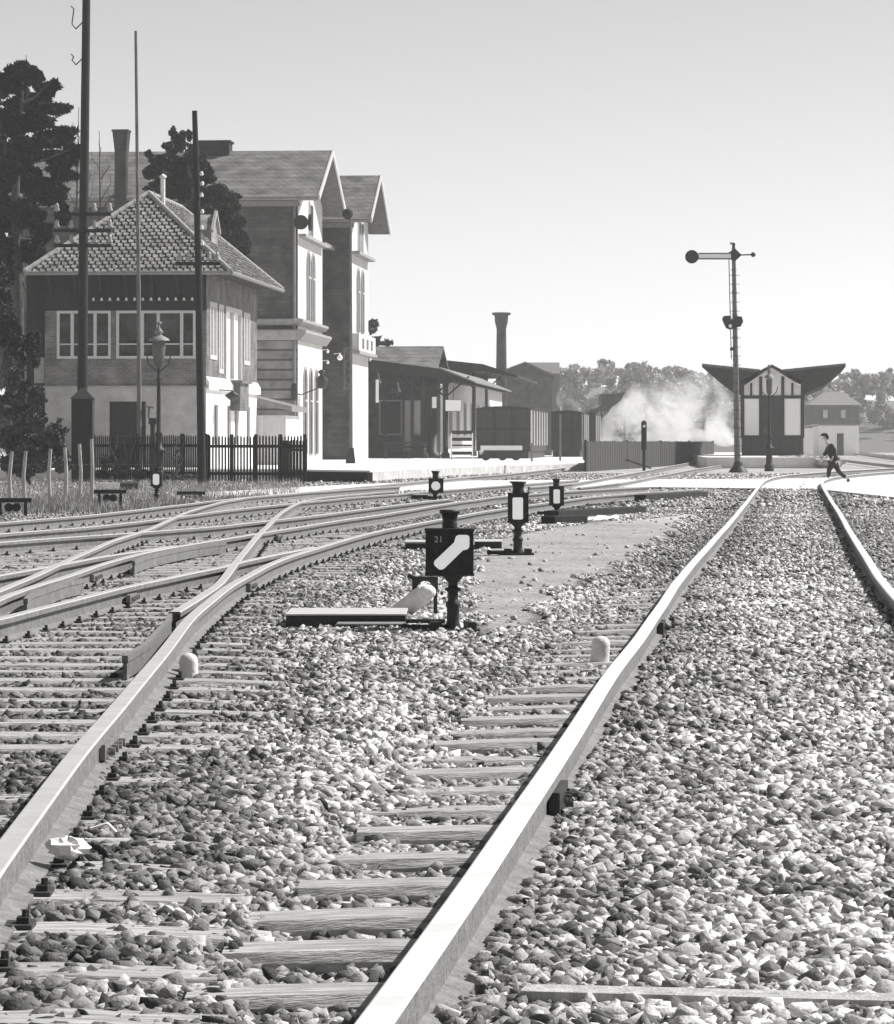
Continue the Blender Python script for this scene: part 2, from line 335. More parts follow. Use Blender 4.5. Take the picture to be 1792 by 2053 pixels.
# ------------------------------------------------------------------ ballast stones (uncountable: one object)
def scatter(n, d0, d1, margin=1.25):
    Y = np.sqrt(rng.random(n)*(d1*d1-d0*d0)+d0*d0); X = (rng.random(n)*2-1)*.128*Y*margin+.0; return X, Y
def rot(n):
    q = rng.normal(size=(n,4)); q /= np.linalg.norm(q,axis=1)[:,None]; w_,x,y,z = q.T
    return np.stack([1-2*(y*y+z*z),2*(x*y-z*w_),2*(x*z+y*w_),2*(x*y+z*w_),1-2*(x*x+z*z),2*(y*z-x*w_),2*(x*z-y*w_),2*(y*z+x*w_),1-2*(x*x+y*y)],-1).reshape(n,3,3)
CUBE = np.array([[-1,-1,-1],[1,-1,-1],[1,1,-1],[-1,1,-1],[-1,-1,1],[1,-1,1],[1,1,1],[-1,1,1]], float)*.62
CF = np.array([(3,2,1,0),(4,5,6,7),(0,1,5,4),(1,2,6,5),(2,3,7,6),(3,0,4,7)])
ph = (1+5**.5)/2
ICO = np.array([(-1,ph,0),(1,ph,0),(-1,-ph,0),(1,-ph,0),(0,-1,ph),(0,1,ph),(0,-1,-ph),(0,1,-ph),(ph,0,-1),(ph,0,1),(-ph,0,-1),(-ph,0,1)])/math.sqrt(1+ph*ph)
IF = np.array([(0,11,5),(0,5,1),(0,1,7),(0,7,10),(0,10,11),(1,5,9),(5,11,4),(11,10,2),(10,7,6),(7,1,8),(3,9,4),(3,4,2),(3,2,6),(3,6,8),(3,8,9),(4,9,5),(2,4,11),(6,2,10),(8,6,7),(9,8,1)])
def stones(name, base, faces, n, d0, d1, r0, r1, jit, label, margin=1.25, outer=0):
    X, Y = scatter(n, d0, d1, margin)
    if outer: Y = d0+(d1-d0)*rng.random(n); sg = np.where(rng.random(n) < .62, -1, 1); X = sg*(.128*Y*1.24+rng.random(n)*outer)
    keep = np.ones(n, bool)
    for k in RAILS:
        keep &= near_rail(X,Y,k,.052) == 0
    keep &= ~(in_poly(X+.12*np.sin(Y*2.1),Y+.5*np.sin(X*5.0),SAND) & (rng.random(n) > .007))
    keep &= ~(in_poly(X,Y,PATH) & (rng.random(n) > .04))
    # sleepers left bare beside the near rail and between the left rails
    xt = rx('T1',Y); ph_ = (Y-SL0+.0*X)/.63
    cvT = .5*np.abs(np.sin(np.round(ph_)*7.13))
    lft = (X < xt) & (X > xt-.62) & (Y < 27)
    keep &= ~(lft & (np.abs((ph_-np.round(ph_))*.63) < .10) & (rng.random(n) > .06+.45*cvT+.45*np.clip((Y-16)/11,0,1)))
    xa = rx('A',Y); phA = (Y-SA0)/.63; zA = (X < xa+.60) & (Y < 45); cvA = .32+.48*np.abs(np.sin(np.round(phA)*12.9898))*np.clip((16-Y)/4,.35,1)
    keep &= ~(zA & (np.abs((phA-np.round(phA))*.63) < .11) & (rng.random(n) > cvA))
    X = X[keep]; Y = Y[keep]; n = len(X)
    r = r0+(r1-r0)*rng.random(n)**2.6; sc = np.stack([.7+.7*rng.random(n), .7+.5*rng.random(n), .32+.38*rng.random(n)],-1)*r[:,None]
    b = base[None]*(1+jit*rng.normal(size=(n,len(base),1)))+jit*.7*rng.normal(size=(n,len(base),3))
    Rm = rot(n); P = np.einsum('nij,nkj->nki', Rm, b*sc[:,None,:])
    P[:,:,2] *= .85
    Z = hfun(X,Y)+r*.22*rng.random(n)
    P += np.stack([X,Y,Z],-1)[:,None,:]
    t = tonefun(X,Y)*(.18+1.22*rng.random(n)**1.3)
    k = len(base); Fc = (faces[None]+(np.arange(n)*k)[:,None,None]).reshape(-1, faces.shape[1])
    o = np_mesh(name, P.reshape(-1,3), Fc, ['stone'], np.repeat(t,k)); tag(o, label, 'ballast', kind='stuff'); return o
SL0, SA0 = 5.62, 5.3
stones('ballast', ICO, IF, 88000, 5.6, 13, .008, .038, .13, 'crushed stone ballast in the foreground between the rails')
stones('ballast', CUBE, CF, 200000, 13, 30, .010, .040, .16, 'crushed stone ballast in the middle distance around the switch lantern')
stones('ballast', CUBE, CF, 130000, 30, 62, .018, .042, .16, 'crushed stone ballast between the far switches')
stones('ballast', CUBE, CF, 42000, 62, 135, .030, .075, .16, 'loose stones on the farthest yard ground', 1.15)

stones('ballast', CUBE, CF, 110000, 4, 40, .014, .042, .16, 'crushed stone ballast off to the sides of the near tracks', outer=3.2)

# ------------------------------------------------------------------ path
pp = PATH
pm = MB(); pm.prism([(p.x,p.y,.020) for p in pp], (0,0,.03))
tag(pm.build('path', 'path'), kind='structure', label='bright dusty crossing path over the tracks')

# ------------------------------------------------------------------ rails and sleepers
PROF = [(-.036,.155),(-.030,.160),(.030,.160),(.036,.155),(.036,.125),(.010,.112),(.009,.045),(.065,.030),(.065,.020),(-.065,.020),(-.065,.030),(-.009,.045),(-.010,.112),(-.036,.125)]
def rail_mesh(key, name, parent, d0=None, d1=None, dx=0, hgt=0):
    d, x = RAILS[key]; d0 = d0 or d[0]; d1 = d1 or d[-1]
    Y = np.exp(np.linspace(math.log(d0), math.log(d1), 260)); X = rx(key, Y)+dx
    n = len(PROF); vs = []; tx = np.gradient(X, Y)
    wob = (smooth_noise(Y*1.0, Y*0, 2.3, 9)-.5)*.010
    for k in range(len(Y)):
        L = math.hypot(1, tx[k]); nxv, nyv = 1/L, -tx[k]/L
        for a_, z in PROF: vs.append((X[k]+a_*nxv, Y[k]+a_*nyv, z+wob[k]+hgt))
    fs = []; ms = []
    for k in range(len(Y)-1):
        for q in range(n):
            fs.append((k*n+q, k*n+(q+1)%n, (k+1)*n+(q+1)%n, (k+1)*n+q)); ms.append(1 if q in (0,1,2) else 0)
    mb = MB(); mb.v = vs; mb.f = fs; mb.m = ms; mb.sm = [False]*len(fs)
    mb.add(vs[:n], [tuple(range(n))], 0); mb.add(vs[-n:], [tuple(range(n))[::-1]], 0)
    return mb.build(name, ['rail','railtop' if key[0] == 'T' else 'railworn'], parent)
def sleeper(parent, xa, xb, Y, slope, rails, zt=.02, chairs=True, wd=.25):
    yc = Y; mb = MB(); L = xb-xa; seg = 7; wj = wd*random.uniform(.86,1.06); zt = zt+random.uniform(-.006,.006)
    sk = -slope*.9; vs = []
    for k in range(seg+1):
        x = xa+L*k/seg; y = yc+(x-(xa+xb)/2)*sk; e = .012 if k in (0,seg) else 0
        j1 = random.uniform(-.008,.008); j2 = random.uniform(-.008,.008); zj = random.uniform(-.004,.003)
        vs += [(x,y-wj/2+e+j1,-.16),(x,y+wj/2-e+j2,-.16),(x,y+wj/2-e-.012+j2,zt-e+zj),(x,y-wj/2+e+.012+j1,zt-e+zj)]
        vs[-1] = (x,y-wj/2+.03+j1,zt-e+zj); vs.append((x,y-wj/2+e+j1,zt-.025-e+zj))
    n = 5; fs = []
    for k in range(seg):
        for q in range(n): fs.append((k*n+q,(k+1)*n+q,(k+1)*n+(q+1)%n,k*n+(q+1)%n))
    fs += [tuple(range(n)), tuple(range(seg*n,seg*n+n))[::-1]]
    mb.add(vs, fs); s = mb.build('sleeper','sleeper',parent)
    if chairs:
        for rk in rails:
            if not rinside(rk, Y): continue
            X = float(rx(rk,Y)); 
            if X < xa+.1 or X > xb-.1: continue
            c = MB(); y = yc+(X-(xa+xb)/2)*sk
            c.box(X-.11,X+.11,y-.05,y+.05,zt-.004,zt+.010)
            for sx in (-1,1):
                c.obox((X+sx*.085,y,zt+.018),(.03,.045,.014)); c.cyl((X+sx*.09,y,zt+.01),(X+sx*.09,y,zt+.042),.010,.010,6,sm=False)
            c.build('rail_chair','chair',s)
    return s
t = thing('railway_track', (0,0,0), 'straight track with bright polished rails leading from the bottom edge to the running figure', 'railway track')
rail_mesh('T1','rail',t, 4.9); rail_mesh('T2','rail',t, 4.9)
for q in range(38):
    Y = SL0+q*.63; x1 = float(rx('T1',Y)); sleeper(t, x1-.55-random.uniform(0,.08), x1+1.5+.5, Y, .097, ['T1','T2'], zt=.012, wd=.24)
for (key, Yj, sx) in (('T1',11.05,1),('T1',11.05,-1),('T1',21.3,1)):
    fp = MB(); x = float(rx(key,Yj)); fp.obox((x+sx*.034,Yj,.078),(.034,.42,.07),rz=-.097)
    for q in (-.15,-.05,.05,.15): fp.cyl((x+sx*.05,Yj+q,.078),(x+sx*.075,Yj+q,.078),.016,.016,6,sm=False)
    fp.build('fishplate','chair',t)
t = thing('railway_turnout', (0,0,0), 'turnout in the left foreground where curved rails branch beside the switch lantern', 'railway turnout')
for k in ('A','B','C','D','E','Ff'): rail_mesh(k,'rail',t)
for (key, Yj) in (('A',12.9),('A',27.4),('B',29.2),('E',25.3),('D',33.1),('B',41.5)):
    x = float(rx(key,Yj)); fp = MB(); fp.obox((x+.026,Yj,.080),(.03,.55,.055))
    for q in (-.2,-.07,.07,.2): fp.cyl((x+.045,Yj+q,.078),(x+.07,Yj+q,.078),.016,.016,6,sm=False)
    fp.build('fishplate','rail',t)
# guard rails and wing rail at the crossing
def guard(key, d0, d1, dx, flare=.05):
    cg = MB()
    Y = np.linspace(d0,d1,12); pts = []
    for k,y in enumerate(Y):
        e = flare*(max(0,1-k/2.5)+max(0,1-(11-k)/2.5)); pts.append((float(rx(key,y))+dx+math.copysign(e,dx), y, .135))
    for k in range(11): cg.bar(pts[k], pts[k+1], .030, .035, 0); cg.bar(Vector(pts[k])-Vector((0,0,.055)), Vector(pts[k+1])-Vector((0,0,.055)), .02, .09, 0)
    cg.build('guard_rail',['rail','railtop'],t)
guard('B',31,37,.10); guard('B',23.5,27,.11); guard('A',17.2,21.8,-.13); guard('G2',52,60,-.10)
for q in range(66):
    Y = SA0+q*.63; xa_ = float(rx('A',Y)); L = -2.62 if Y < 18 else -2.7-min(2.4,(Y-18)*.13)
    sleeper(t, xa_+L+.55, xa_+.55+random.uniform(0,.08), Y, .02, ['A','B','C','D','E','Ff'], zt=.026)
t = thing('railway_track', (0,0,0), 'curving tracks farthest to the left, nearest the stake fence and picket fence', 'railway track')
for k in ('G1','G2','G3'): rail_mesh(k,'rail',t)
for q in range(100):
    Y = 24+q*.66; x1 = float(rx('G1',Y)); x2 = float(rx('G3',Y)) if Y < 60 else float(rx('G2',Y)); sleeper(t, x1-.5, x2+.5, Y, .06, ['G1','G2','G3'], zt=.026)
t = thing('railway_track', (0,0,0), 'distant track curving up to the right in front of the dark board fence', 'railway track')
rail_mesh('H1','rail',t); rail_mesh('H2','rail',t)
for q in range(40):
    Y = 84+q*1.3; x1 = float(rx('H1',Y)); sleeper(t, x1-.5, x1+2.0, Y, .1, ['H1','H2'], zt=.03, chairs=False)
# rails running off to the right behind the figure
t = thing('railway_track', (0,0,0), 'dark siding rails running off to the right edge behind the running figure', 'railway track')
for (xa_,ya,xb_,yb) in ((1690,907,1900,935),(1640,918,1900,948)):
    mb = MB(); a_ = Gp(xa_,ya,.15); b_ = Gp(xb_,yb,.15); mb.bar(a_,b_,.07,.14); mb.build('rail','rail',t)
for q in range(14):
    f_ = q/13; a_ = Gp(1690,907).lerp(Gp(1900,935),f_); mb = MB(); mb.obox((a_.x+.8,a_.y,-.02),(2.6,.25,.2)); mb.build('sleeper','sleeper',t)

# ------------------------------------------------------------------ switch lanterns
def lantern(D, cx, ybase, bx0, bx1, by0, by1, chim, face, label, num=None, depth=None, rz=0):
    s = F/D; base = Gp(cx, ybase); base = Vector(((cx-X0)/F*D, D, 0))
    m = lambda px: px/s
    z = lambda y: H+(Y0-y)/s
    xx = lambda x: (x-cx)/s
    t = thing('switch_lantern', base, label, 'switch lantern', 'switch lanterns standing along the tracks', rz)
    k = MB(); r = m(13) if D < 25 else .05; z0 = z(by1)
    k.lathe([(r*1.35,0),(r*1.35,.03),(r*1.1,.07),(r*.95,.09),(r*.95,.20*z0/.45),(r*1.12,.22*z0/.45),(r*1.12,.24*z0/.45),(r*.8,.26*z0/.45),(r*.8,z0*.72),(r*1.25,z0*.74),(r*1.25,z0*.78),(r*.75,z0*.80),(r*.75,z0-.05),(r*1.6,z0-.012),(r*1.6,z0)], n=14)
    k.build('post','iron',t)
    b = MB(); b.box(-.20,.17,-.10,.10,.012,.045)
    for sx in (-.13,.13):
        b.cyl((sx,-.07,.04),(sx,-.07,.085),.02,.02,6,sm=False); b.obox((sx*.8,0,.06),(.05,.16,.06),rz=.2)
    b.cyl((-.30,.0,.05),(.02,.0,.05),.022,.022,8); b.cyl((-.30,-.02,.05),(-.30,.07,.05),.028,.028,8)
    b.build('base_plate','iron',t, .004)
    w_ = (bx1-bx0)/s; dp = depth or w_*.9; x0_, x1_ = xx(bx0), xx(bx1); z1_ = z(by0)
    h = MB(); h.box(x0_,x1_,-dp/2,dp/2,z0,z1_); h.box(x0_-.006,x1_+.006,-dp/2-.006,dp/2+.006,z1_-.004,z1_+.012); h.box(x0_-.005,x1_+.005,-dp/2-.005,dp/2+.005,z0-.004,z0+.010)
    bxo = h.build('lamp_box','black',t,.004)
    fe = MB(); e_ = w_*.045
    for q in ((x0_,x0_+e_,z0,z1_),(x1_-e_,x1_,z0,z1_),(x0_+e_,x1_-e_,z0,z0+e_),(x0_+e_,x1_-e_,z1_-e_,z1_)): fe.box(q[0],q[1],-dp/2-.007,-dp/2-.0005,q[2]+.011,q[3]-.006)
    fe.build('front_frame','iron',bxo)
    c0,c1,cy0,cy1 = chim; c = MB(); zc0, zc1 = z1_+.012, z(cy0); rc = (c1-c0)/s/2; xc = xx((c0+c1)/2)
    c.lathe([(rc*.78,0),(rc*.80,(zc1-zc0)*.25),(rc*.72,(zc1-zc0)*.35),(rc*.86,(zc1-zc0)*.78),(rc*1.05,(zc1-zc0)*.82),(rc*1.05,(zc1-zc0)),(rc*.9,(zc1-zc0))],(xc,0,zc0),n=14)
    c.build('chimney','iron',t)
    f = MB(); yf = -dp/2
    if face[0] == 'poly':
        f.prism([(xx(p),yf-.001,z(q)) for p,q in face[1]],(0,-.005,0))
    elif face[0] == 'disc':
        p,q,rr = face[1]; f.cyl((xx(p),yf-.001,z(q)),(xx(p),yf-.006,z(q)),rr/s,rr/s,24,sm=False)
    f.build('signal_face','milk',t,.002)
    if num:
        cu = bpy.data.curves.new('plate_number','FONT'); cu.body = num; cu.size = .055; cu.extrude = .001; cu.align_x = 'CENTER'
        tmp = bpy.data.objects.new('tmp', cu); C.objects.link(tmp)
        dg = bpy.context.evaluated_depsgraph_get(); me = bpy.data.meshes.new_from_object(tmp.evaluated_get(dg)); bpy.data.objects.remove(tmp)
        me.materials.clear(); me.materials.append(M['frame']); o = bpy.data.objects.new('plate_number', me); C.objects.link(o); o.parent = t
        o.location = (xx(879),yf-.003,z(1086)); o.rotation_euler = (R(90),0,0)
    return t
def rrect(x0,x1,y0,y1,r):
    pts = []
    for cx,cy,a0 in ((x1-r,y0+r,-90),(x1-r,y1-r,0),(x0+r,y1-r,90),(x0+r,y0+r,180)):
        for k in range(4): a_ = R(a0+30*k); pts.append((cx+r*math.cos(a_), cy+r*math.sin(a_)))
    return pts
zz = lambda a,b: (766.4+.1555*a/1.0, 919.6+.1555*b/1.0)
arrow = [zz(*p) for p in [(950,990),(985,975),(1080,975),(1110,985),(1122,1010),(1122,1120),(1108,1150),(1080,1166),(1040,1172),(800,1405),(775,1420),(735,1420),(680,1375),(665,1345),(672,1310),(925,1070),(932,1040)]]
lantern(F*H/(1275-Y0), 908, 1275, 853, 949, 1063, 1152, (882,921,1022,1056), ('poly',arrow), 'large black switch lantern with a white slanting arrow, nearest of all', num='21', depth=.26)
lantern(F*H/(1117-Y0), 1038, 1117, 1018, 1059, 990, 1047, (1024,1054,965,990), ('poly',rrect(1027,1048,997,1041,3)), 'black switch lantern with upright white rectangle, standing behind and right of the arrow lantern')
lantern(F*H/(1034-Y0), 1116, 1034, 1101, 1130, 976, 1013, (1107,1123,960,976), ('poly',rrect(1109,1122,981,1009,2.5)), 'small distant switch lantern with white rectangle, rightmost beside a low dark beam')
lantern(F*H/(1003-Y0), 872, 1003, 859, 889, 960, 987, (865,881,944,960), ('disc',(873.5,974,9)), 'small switch lantern with a round white disc, behind the arrow lantern')
lantern(F*H/(1010-Y0), 314, 1010, 303, 325, 948, 975, (308,320,938,948), ('poly',rrect(307,320,950,972,4)), 'small switch lantern with rounded white face at the foot of the gas lamp')

# point levers and their boxes
def leverbox(pts, z0, z1, label, strip=True):
    (xa,xb,yb) = pts; a_ = Gp(xa,yb); b_ = Gp(xb,yb); t = thing('switch_box', ((a_.x+b_.x)/2,a_.y,0), label, 'switch box'); L = (b_.x-a_.x)/2
    mb = MB(); mb.box(-L,L,0,.80,0,z0); mb.build('box_body','iron',t,.005)
    lid = MB(); lid.box(-L-.005,L+.005,-.006,.81,z0+.001,z1); lid.build('lid','frame',t,.004)  # sunlit top put into the pale lid colour, against a black body
    if strip:
        st = MB(); st.box(-.05,L+.02,-.30,-.03,-.02,.055); st.build('cover_plate','chair',t,.004)
        st = MB(); st.box(-.05,L+.0,-.295,-.035,.056,.064); st.build('sunlit_plate_top','zinc',t)  # lighter sheet paints the sunlit top of the dark cover plate
        rd = MB(); rd.cyl((L-.02,.12,.06),(L+.25,.12,.06),.014); rd.cyl((L,-.1,.03),(L+.22,-.1,.03),.018); rd.build('drive_rod','iron',t)
    return t
leverbox((573,813,1266), .10, .112, 'long low black switch box with lid tinted pale as sunlit, left of the arrow lantern')
leverbox((812,938,1104), .08, .10, 'low dark switch box just behind the arrow lantern, to its left', False)
leverbox((952,1006,1103), .09, .10, 'short dark switch box between the arrow lantern and the next lantern', False)
leverbox((787,858,1003), .10, .12, 'dark low beam beside the round disc lantern', False)
mb = None
t = thing('counterweight_lever', Gp(805,1236), 'whitewashed switch lever weight leaning under a black bracket beside the arrow lantern', 'switch lever')
D_ = t.location.y; e0 = Vector((0,0,.04)); e1 = Wp(855,1187,D_-.15)-t.location
mb = MB(); mb.cyl(e0-(e1-e0)*.25, e1, .066,.066,20); mb.sphere(e1,.066,8,sc=(1,1,.8)); mb.build('weight','whitem',t)
mb = MB(); c_ = Wp(852,1166,D_-.05)-t.location; wd = 26/F*D_
prof = [(-wd,.035),(wd,.035),(wd,-.055)]+[(wd*.62*math.cos(R(a)), -.055+.06*math.sin(R(a))) for a in range(0,181,20)]+[(-wd,-.055)]
mb.prism([(c_.x+p, c_.y+.03, c_.z+q) for p,q in prof],(0,-.05,0)); mb.cyl((c_.x-wd-.03,c_.y,c_.z+.045),(c_.x-wd+.03,c_.y,c_.z+.02),.018)
mb.cyl((c_.x+wd*.8,c_.y,c_.z),(c_.x+wd*.8,c_.y+.02,0),.014)
mb.build('bracket','iron',t,.003)
# low dark beams on the right of the third lantern
for (xa,xb,ya,yb,lab) in ((1105,1282,1040,1030,'long dark timber beam lying below the rightmost switch lantern'),(1098,1165,1052,1050,'short dark plank lying in front of the long timber beam'),
                          (1283,1408,1004,996,'dark timber beam lying farthest right near the bright path')):
    a_ = Gp(xa,ya+2); b_ = Gp(xb,yb+2); mb = MB(); mb.bar(a_+Vector((0,0,.07)), b_+Vector((0,0,.07)), .25, .14)
    tag(mb.build('timber_beam','picket',bevel=.01), lab, 'beam', 'timber beams lying beside the tracks')
mb = MB(); vs = []
for k in range(9):
    x_ = 1140+k*12; p = Gp(x_,1051-k*1.0); vs.append((p.x,p.y,.0))
mb = MB()
for k in range(8):
    a_ = Vector(vs[k]); b_ = Vector(vs[k+1]); mb.cyl(a_+Vector((0,0,.02+.03*math.sin(k*.9)**2)), b_+Vector((0,0,.02+.03*math.sin((k+1)*.9)**2)), .05,.05,8)
tag(mb.build('sand_ridge','path'), 'crumpled white sheet lying before the long timber beam', 'sheet')

# ------------------------------------------------------------------ white marker posts, litter, stones
def marker(x, y, lab, tilt=0):
    b_ = Gp(x,y,0); s = F/b_.y; t = thing('marker_post', b_, lab, 'marker post', 'white fouling point markers')
    r = 19/s; mb = MB(); mb.lathe([(r*1.0,-.05),(r,.0),(r*.98,36/s),(r*.93,43/s),(r*.78,49/s),(r*.5,53/s),(r*.15,55/s)],n=20); o = mb.build('post','whitem',t); o.rotation_euler = (0,tilt,0)
    return t
marker(378,1364,'white round-topped marker post beside the curved left rail')
marker(1202,1330,'white round-topped marker post half hidden by the bright middle rail', .06)
def crumple(name, c, size, seed, matn, lab, cat, sc=(1,1,1)):
    r = random.Random(seed); mb = MB(); n = 14; m_ = 8; vs = []
    for k in range(m_+1):
        th = math.pi*k/m_
        for q in range(n):
            p_ = 2*math.pi*q/n; rr = size*(.75+.5*r.random()); vs.append((c[0]+rr*sc[0]*math.sin(th)*math.cos(p_), c[1]+rr*sc[1]*math.sin(th)*math.sin(p_), c[2]+rr*sc[2]*math.cos(th)))
    fs = [(k*n+q,(k+1)*n+q,(k+1)*n+(q+1)%n,k*n+(q+1)%n) for k in range(m_) for q in range(n)]
    mb.add(vs,fs); return tag(mb.build(name,matn), lab, cat)
p = Gp(135,1700,.085); crumple('crumpled_paper', p, .052, 3, 'cloth_pale', 'crumpled white paper lying beside the left foreground rail', 'paper', (1.1,.9,.55))
p = Gp(205,1692,.02); mb = MB(); mb.bar((p.x-.035,p.y,.065),(p.x+.015,p.y,.08),.03,.006); mb.bar((p.x+.015,p.y,.08),(p.x+.04,p.y,.055),.03,.006); tag(mb.build('paper_scrap','cloth_pale'),'thin folded white paper strip right of the crumpled paper','paper')
p = Gp(183,1755,-.02); mb = MB(); pts = [(p.x+.045*math.cos(R(a)), p.y, .02+.045*math.sin(R(a))) for a in range(-10,191,15)]; mb.tube(pts,.011,8); tag(mb.build('iron_ring','iron'),'half buried black iron ring below the crumpled paper','ring')
p = Gp(1690,1622,.02); crumple('white_stone', p, .036, 5, 'cloth_pale', 'large white stone on the ballast at the right edge of the track bed', 'stone', (1,.9,.7))
# bare sleeper in lower right, modelled as a thin plank
mb = MB(); a_ = Gp(1050,2040); b_ = Gp(1850,2062); mb.bar(a_+Vector((0,.02,.045)), b_+Vector((0,.02,.045)), .10, .03); tag(mb.build('bare_sleeper','stake'),'pale weathered sleeper lying bare in the ballast at the bottom edge','plank')

# ------------------------------------------------------------------ station frame
AL = R(4.4); SA_, CA_ = math.sin(AL), math.cos(AL)
def UV(u, v, z=0): return Vector((u*SA_+v*CA_, u*CA_-v*SA_, z))
class Fr:
    """building aligned with the station: local x runs towards the tracks, local y away from the camera"""
    def __init__(s, u, v): s.U, s.V = u, v
    def loc(s): return UV(s.U, s.V)
    def near(s, x, y, ly=0):
        u = s.U+ly; t = (x-X0)/F; v = u*(t*CA_-SA_)/(CA_+t*SA_); D = u*CA_-v*SA_; return (v-s.V, H+(Y0-y)/F*D)
    def side(s, x, y, lx=0):
        v = s.V+lx; t = (x-X0)/F; u = v*(CA_+t*SA_)/(t*CA_-SA_); D = u*CA_-v*SA_; return (u-s.U, H+(Y0-y)/F*D)
def uv_of(x, D): X = (x-X0)/F*D; return (X*SA_+D*CA_, X*CA_-D*SA_)

def tiles(mb, O, e1, e2, poly, tw, th, m=0):
    n = e1.cross(e2).normalized()
    if n.z < 0: n = -n
    A = [p[0] for p in poly]; B = [p[1] for p in poly]; X_ = []; Y_ = []; row = 0; b = min(B)
    while b < max(B):
        a = min(A)-(tw/2 if row%2 else 0)
        while a < max(A)+tw: X_.append(a); Y_.append(b); a += tw
        b += th; row += 1
    X_ = np.array(X_); Y_ = np.array(Y_); ins = in_poly(X_+tw/2, Y_+th*.5, poly)
    for a, b in zip(X_[ins], Y_[ins]):
        lift = .07+random.uniform(-.01,.03); L = th*1.25; j = random.uniform(-.012,.012)
        q = [(.04,L,.0),(tw-.04,L,.0),(tw-.03,.07,lift),(tw*.80,-.02+j,lift),(tw*.5,-.07+j,lift+.015),(tw*.20,-.02+j,lift),(.03,.07,lift)]
        top = [O+e1*(a+p[0])+e2*(b+p[1])+n*p[2] for p in q]; bot = [O+e1*(a+p[0])+e2*(b+p[1])+n*(p[2]-.035) for p in q[2:]]
        mb.add(top+bot, [(0,1,2,6),(2,3,4,5,6),(2,7,8,3),(3,8,9,4),(4,9,10,5),(5,10,11,6)], m)
def window(parent, axis, at, a0, a1, z0, z1, out_dir, depth=.12, mull=(), trans=(), fw=.09, pane='glass', fm='frame', proud=.03):
    f = MB(); sgn = out_dir
    def bx(p0,p1,q0,q1,d0,d1):
        lo, hi = sorted((at-sgn*d0, at-sgn*d1))
        if axis == 'x': f.box(p0,p1,lo,hi,q0,q1)
        else: f.box(lo,hi,p0,p1,q0,q1)
    bx(a0,a1,z0,z0+fw,-proud,depth*.7); bx(a0,a1,z1-fw,z1,-proud,depth*.7); bx(a0,a0+fw,z0+fw,z1-fw,-proud+.004,depth*.7); bx(a1-fw,a1,z0+fw,z1-fw,-proud+.004,depth*.7)
    for m_ in mull: bx(m_-fw*.6,m_+fw*.6,z0+fw,z1-fw,-proud+.006,depth*.7)
    for q in trans: bx(a0+fw,a1-fw,q-fw*.25,q+fw*.25,0,depth*.6)
    o = f.build('window', fm, parent)
    g_ = MB(); lo, hi = sorted((at-sgn*depth*.75, at-sgn*depth*1.0))
    if axis == 'x': g_.box(a0+.01,a1-.01,lo,hi,z0+.01,z1-.01)
    else: g_.box(lo,hi,a0+.01,a1-.01,z0+.01,z1-.01)
    g_.build('pane', pane, o); return o

# ------------------------------------------------------------------ signal box
u0, v0 = uv_of(413, 121.0); fr = Fr(u0, v0)
sb = thing('signal_box', fr.loc(), 'two-storey signal box with tiled hipped roof and row of white windows', 'signal box', rz=-AL)
xl = fr.near(90,700)[0]; yd = fr.side(515,700)[0]
zz_ = lambda y: fr.near(200,y)[1]
zb, zband, zsill, zhead, zeave = 0, zz_(775), zz_(719), zz_(623), zz_(549)
# ground floor and upper floor
xd0, xd1 = fr.near(219,0)[0], fr.near(292,0)[0]; zd1 = zz_(805)
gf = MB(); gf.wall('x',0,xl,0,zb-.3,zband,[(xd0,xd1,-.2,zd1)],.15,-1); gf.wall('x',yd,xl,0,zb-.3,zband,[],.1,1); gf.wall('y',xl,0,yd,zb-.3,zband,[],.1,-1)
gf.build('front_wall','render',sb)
hs = []
for xa,xb in ((428,438),(455,463),(470,478),(494,502)):
    a0 = fr.side(xa,0)[0]; a1 = fr.side(xb,0)[0]; hs.append((a0,a1,1.1,fr.side(460,813)[1]))
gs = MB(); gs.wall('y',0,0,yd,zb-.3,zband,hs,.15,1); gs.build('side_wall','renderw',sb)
for h in hs: window(sb,'y',0,h[0],h[1],h[2],h[3],1,.15,mull=((h[0]+h[1])/2,),fw=.06,proud=-.05)
dr = MB(); dr.box(xd0,xd1,.08,.12,0,zd1); d_ = dr.build('door','picket',sb)
dh = MB(); dh.box(xd1-.15,xd1-.1,.04,.075,1.0,1.12); dh.build('handle','zinc',d_)
w1 = (fr.near(114,0)[0], fr.near(222,0)[0]); w2 = (fr.near(233,0)[0], fr.near(392,0)[0])
up = MB(); up.wall('x',0.0,xl,0,zband+.03,zsill,[],.1,-1); up.box(w1[1],w2[0],.0,.15,zsill,zhead); up.box(xl,w1[0],.0,.15,zsill,zhead); up.box(w2[1],0,.0,.15,zsill,zhead)
up.wall('y',xl,0,yd,zband,zeave,[],.1,-1); up.wall('x',yd,xl,0,zband,zeave,[],.1,1)
up.build('upper_wall','clinker',sb)
bd = MB(); bd.box(xl-.06,0.06,-.06,.0,zband-.04,zband+.03); bd.build('string_course','cornice',sb)
cl = MB(); cl.box(xl-.02,0,-.03,.12,zhead,zeave+.1); cl.build('boarding','clad',sb)
X_ = lambda x: fr.near(x,0)[0]
window(sb,'x',0,*w1,zsill,zhead,-1,.15,mull=(X_(144.5),X_(168),X_(190.5)),trans=(zz_(690),))
window(sb,'x',0,*w2,zsill,zhead,-1,.15,mull=(X_(285),X_(317),X_(364)),trans=(zz_(690),))
ins = MB()
for k in range(14):
    x_ = X_(188+k*16.5); c = (x_,-.09,zz_(600)); ins.lathe([(.045,-.05),(.05,-.01),(.03,.02),(.035,.04),(.012,.06)],c,8)
ins.build('insulator_row','whitem',sb)
ir = MB(); ir.box(X_(180),X_(400),-.1,-.08,zz_(605),zz_(603)); ir.build('insulator_bar','iron',sb)
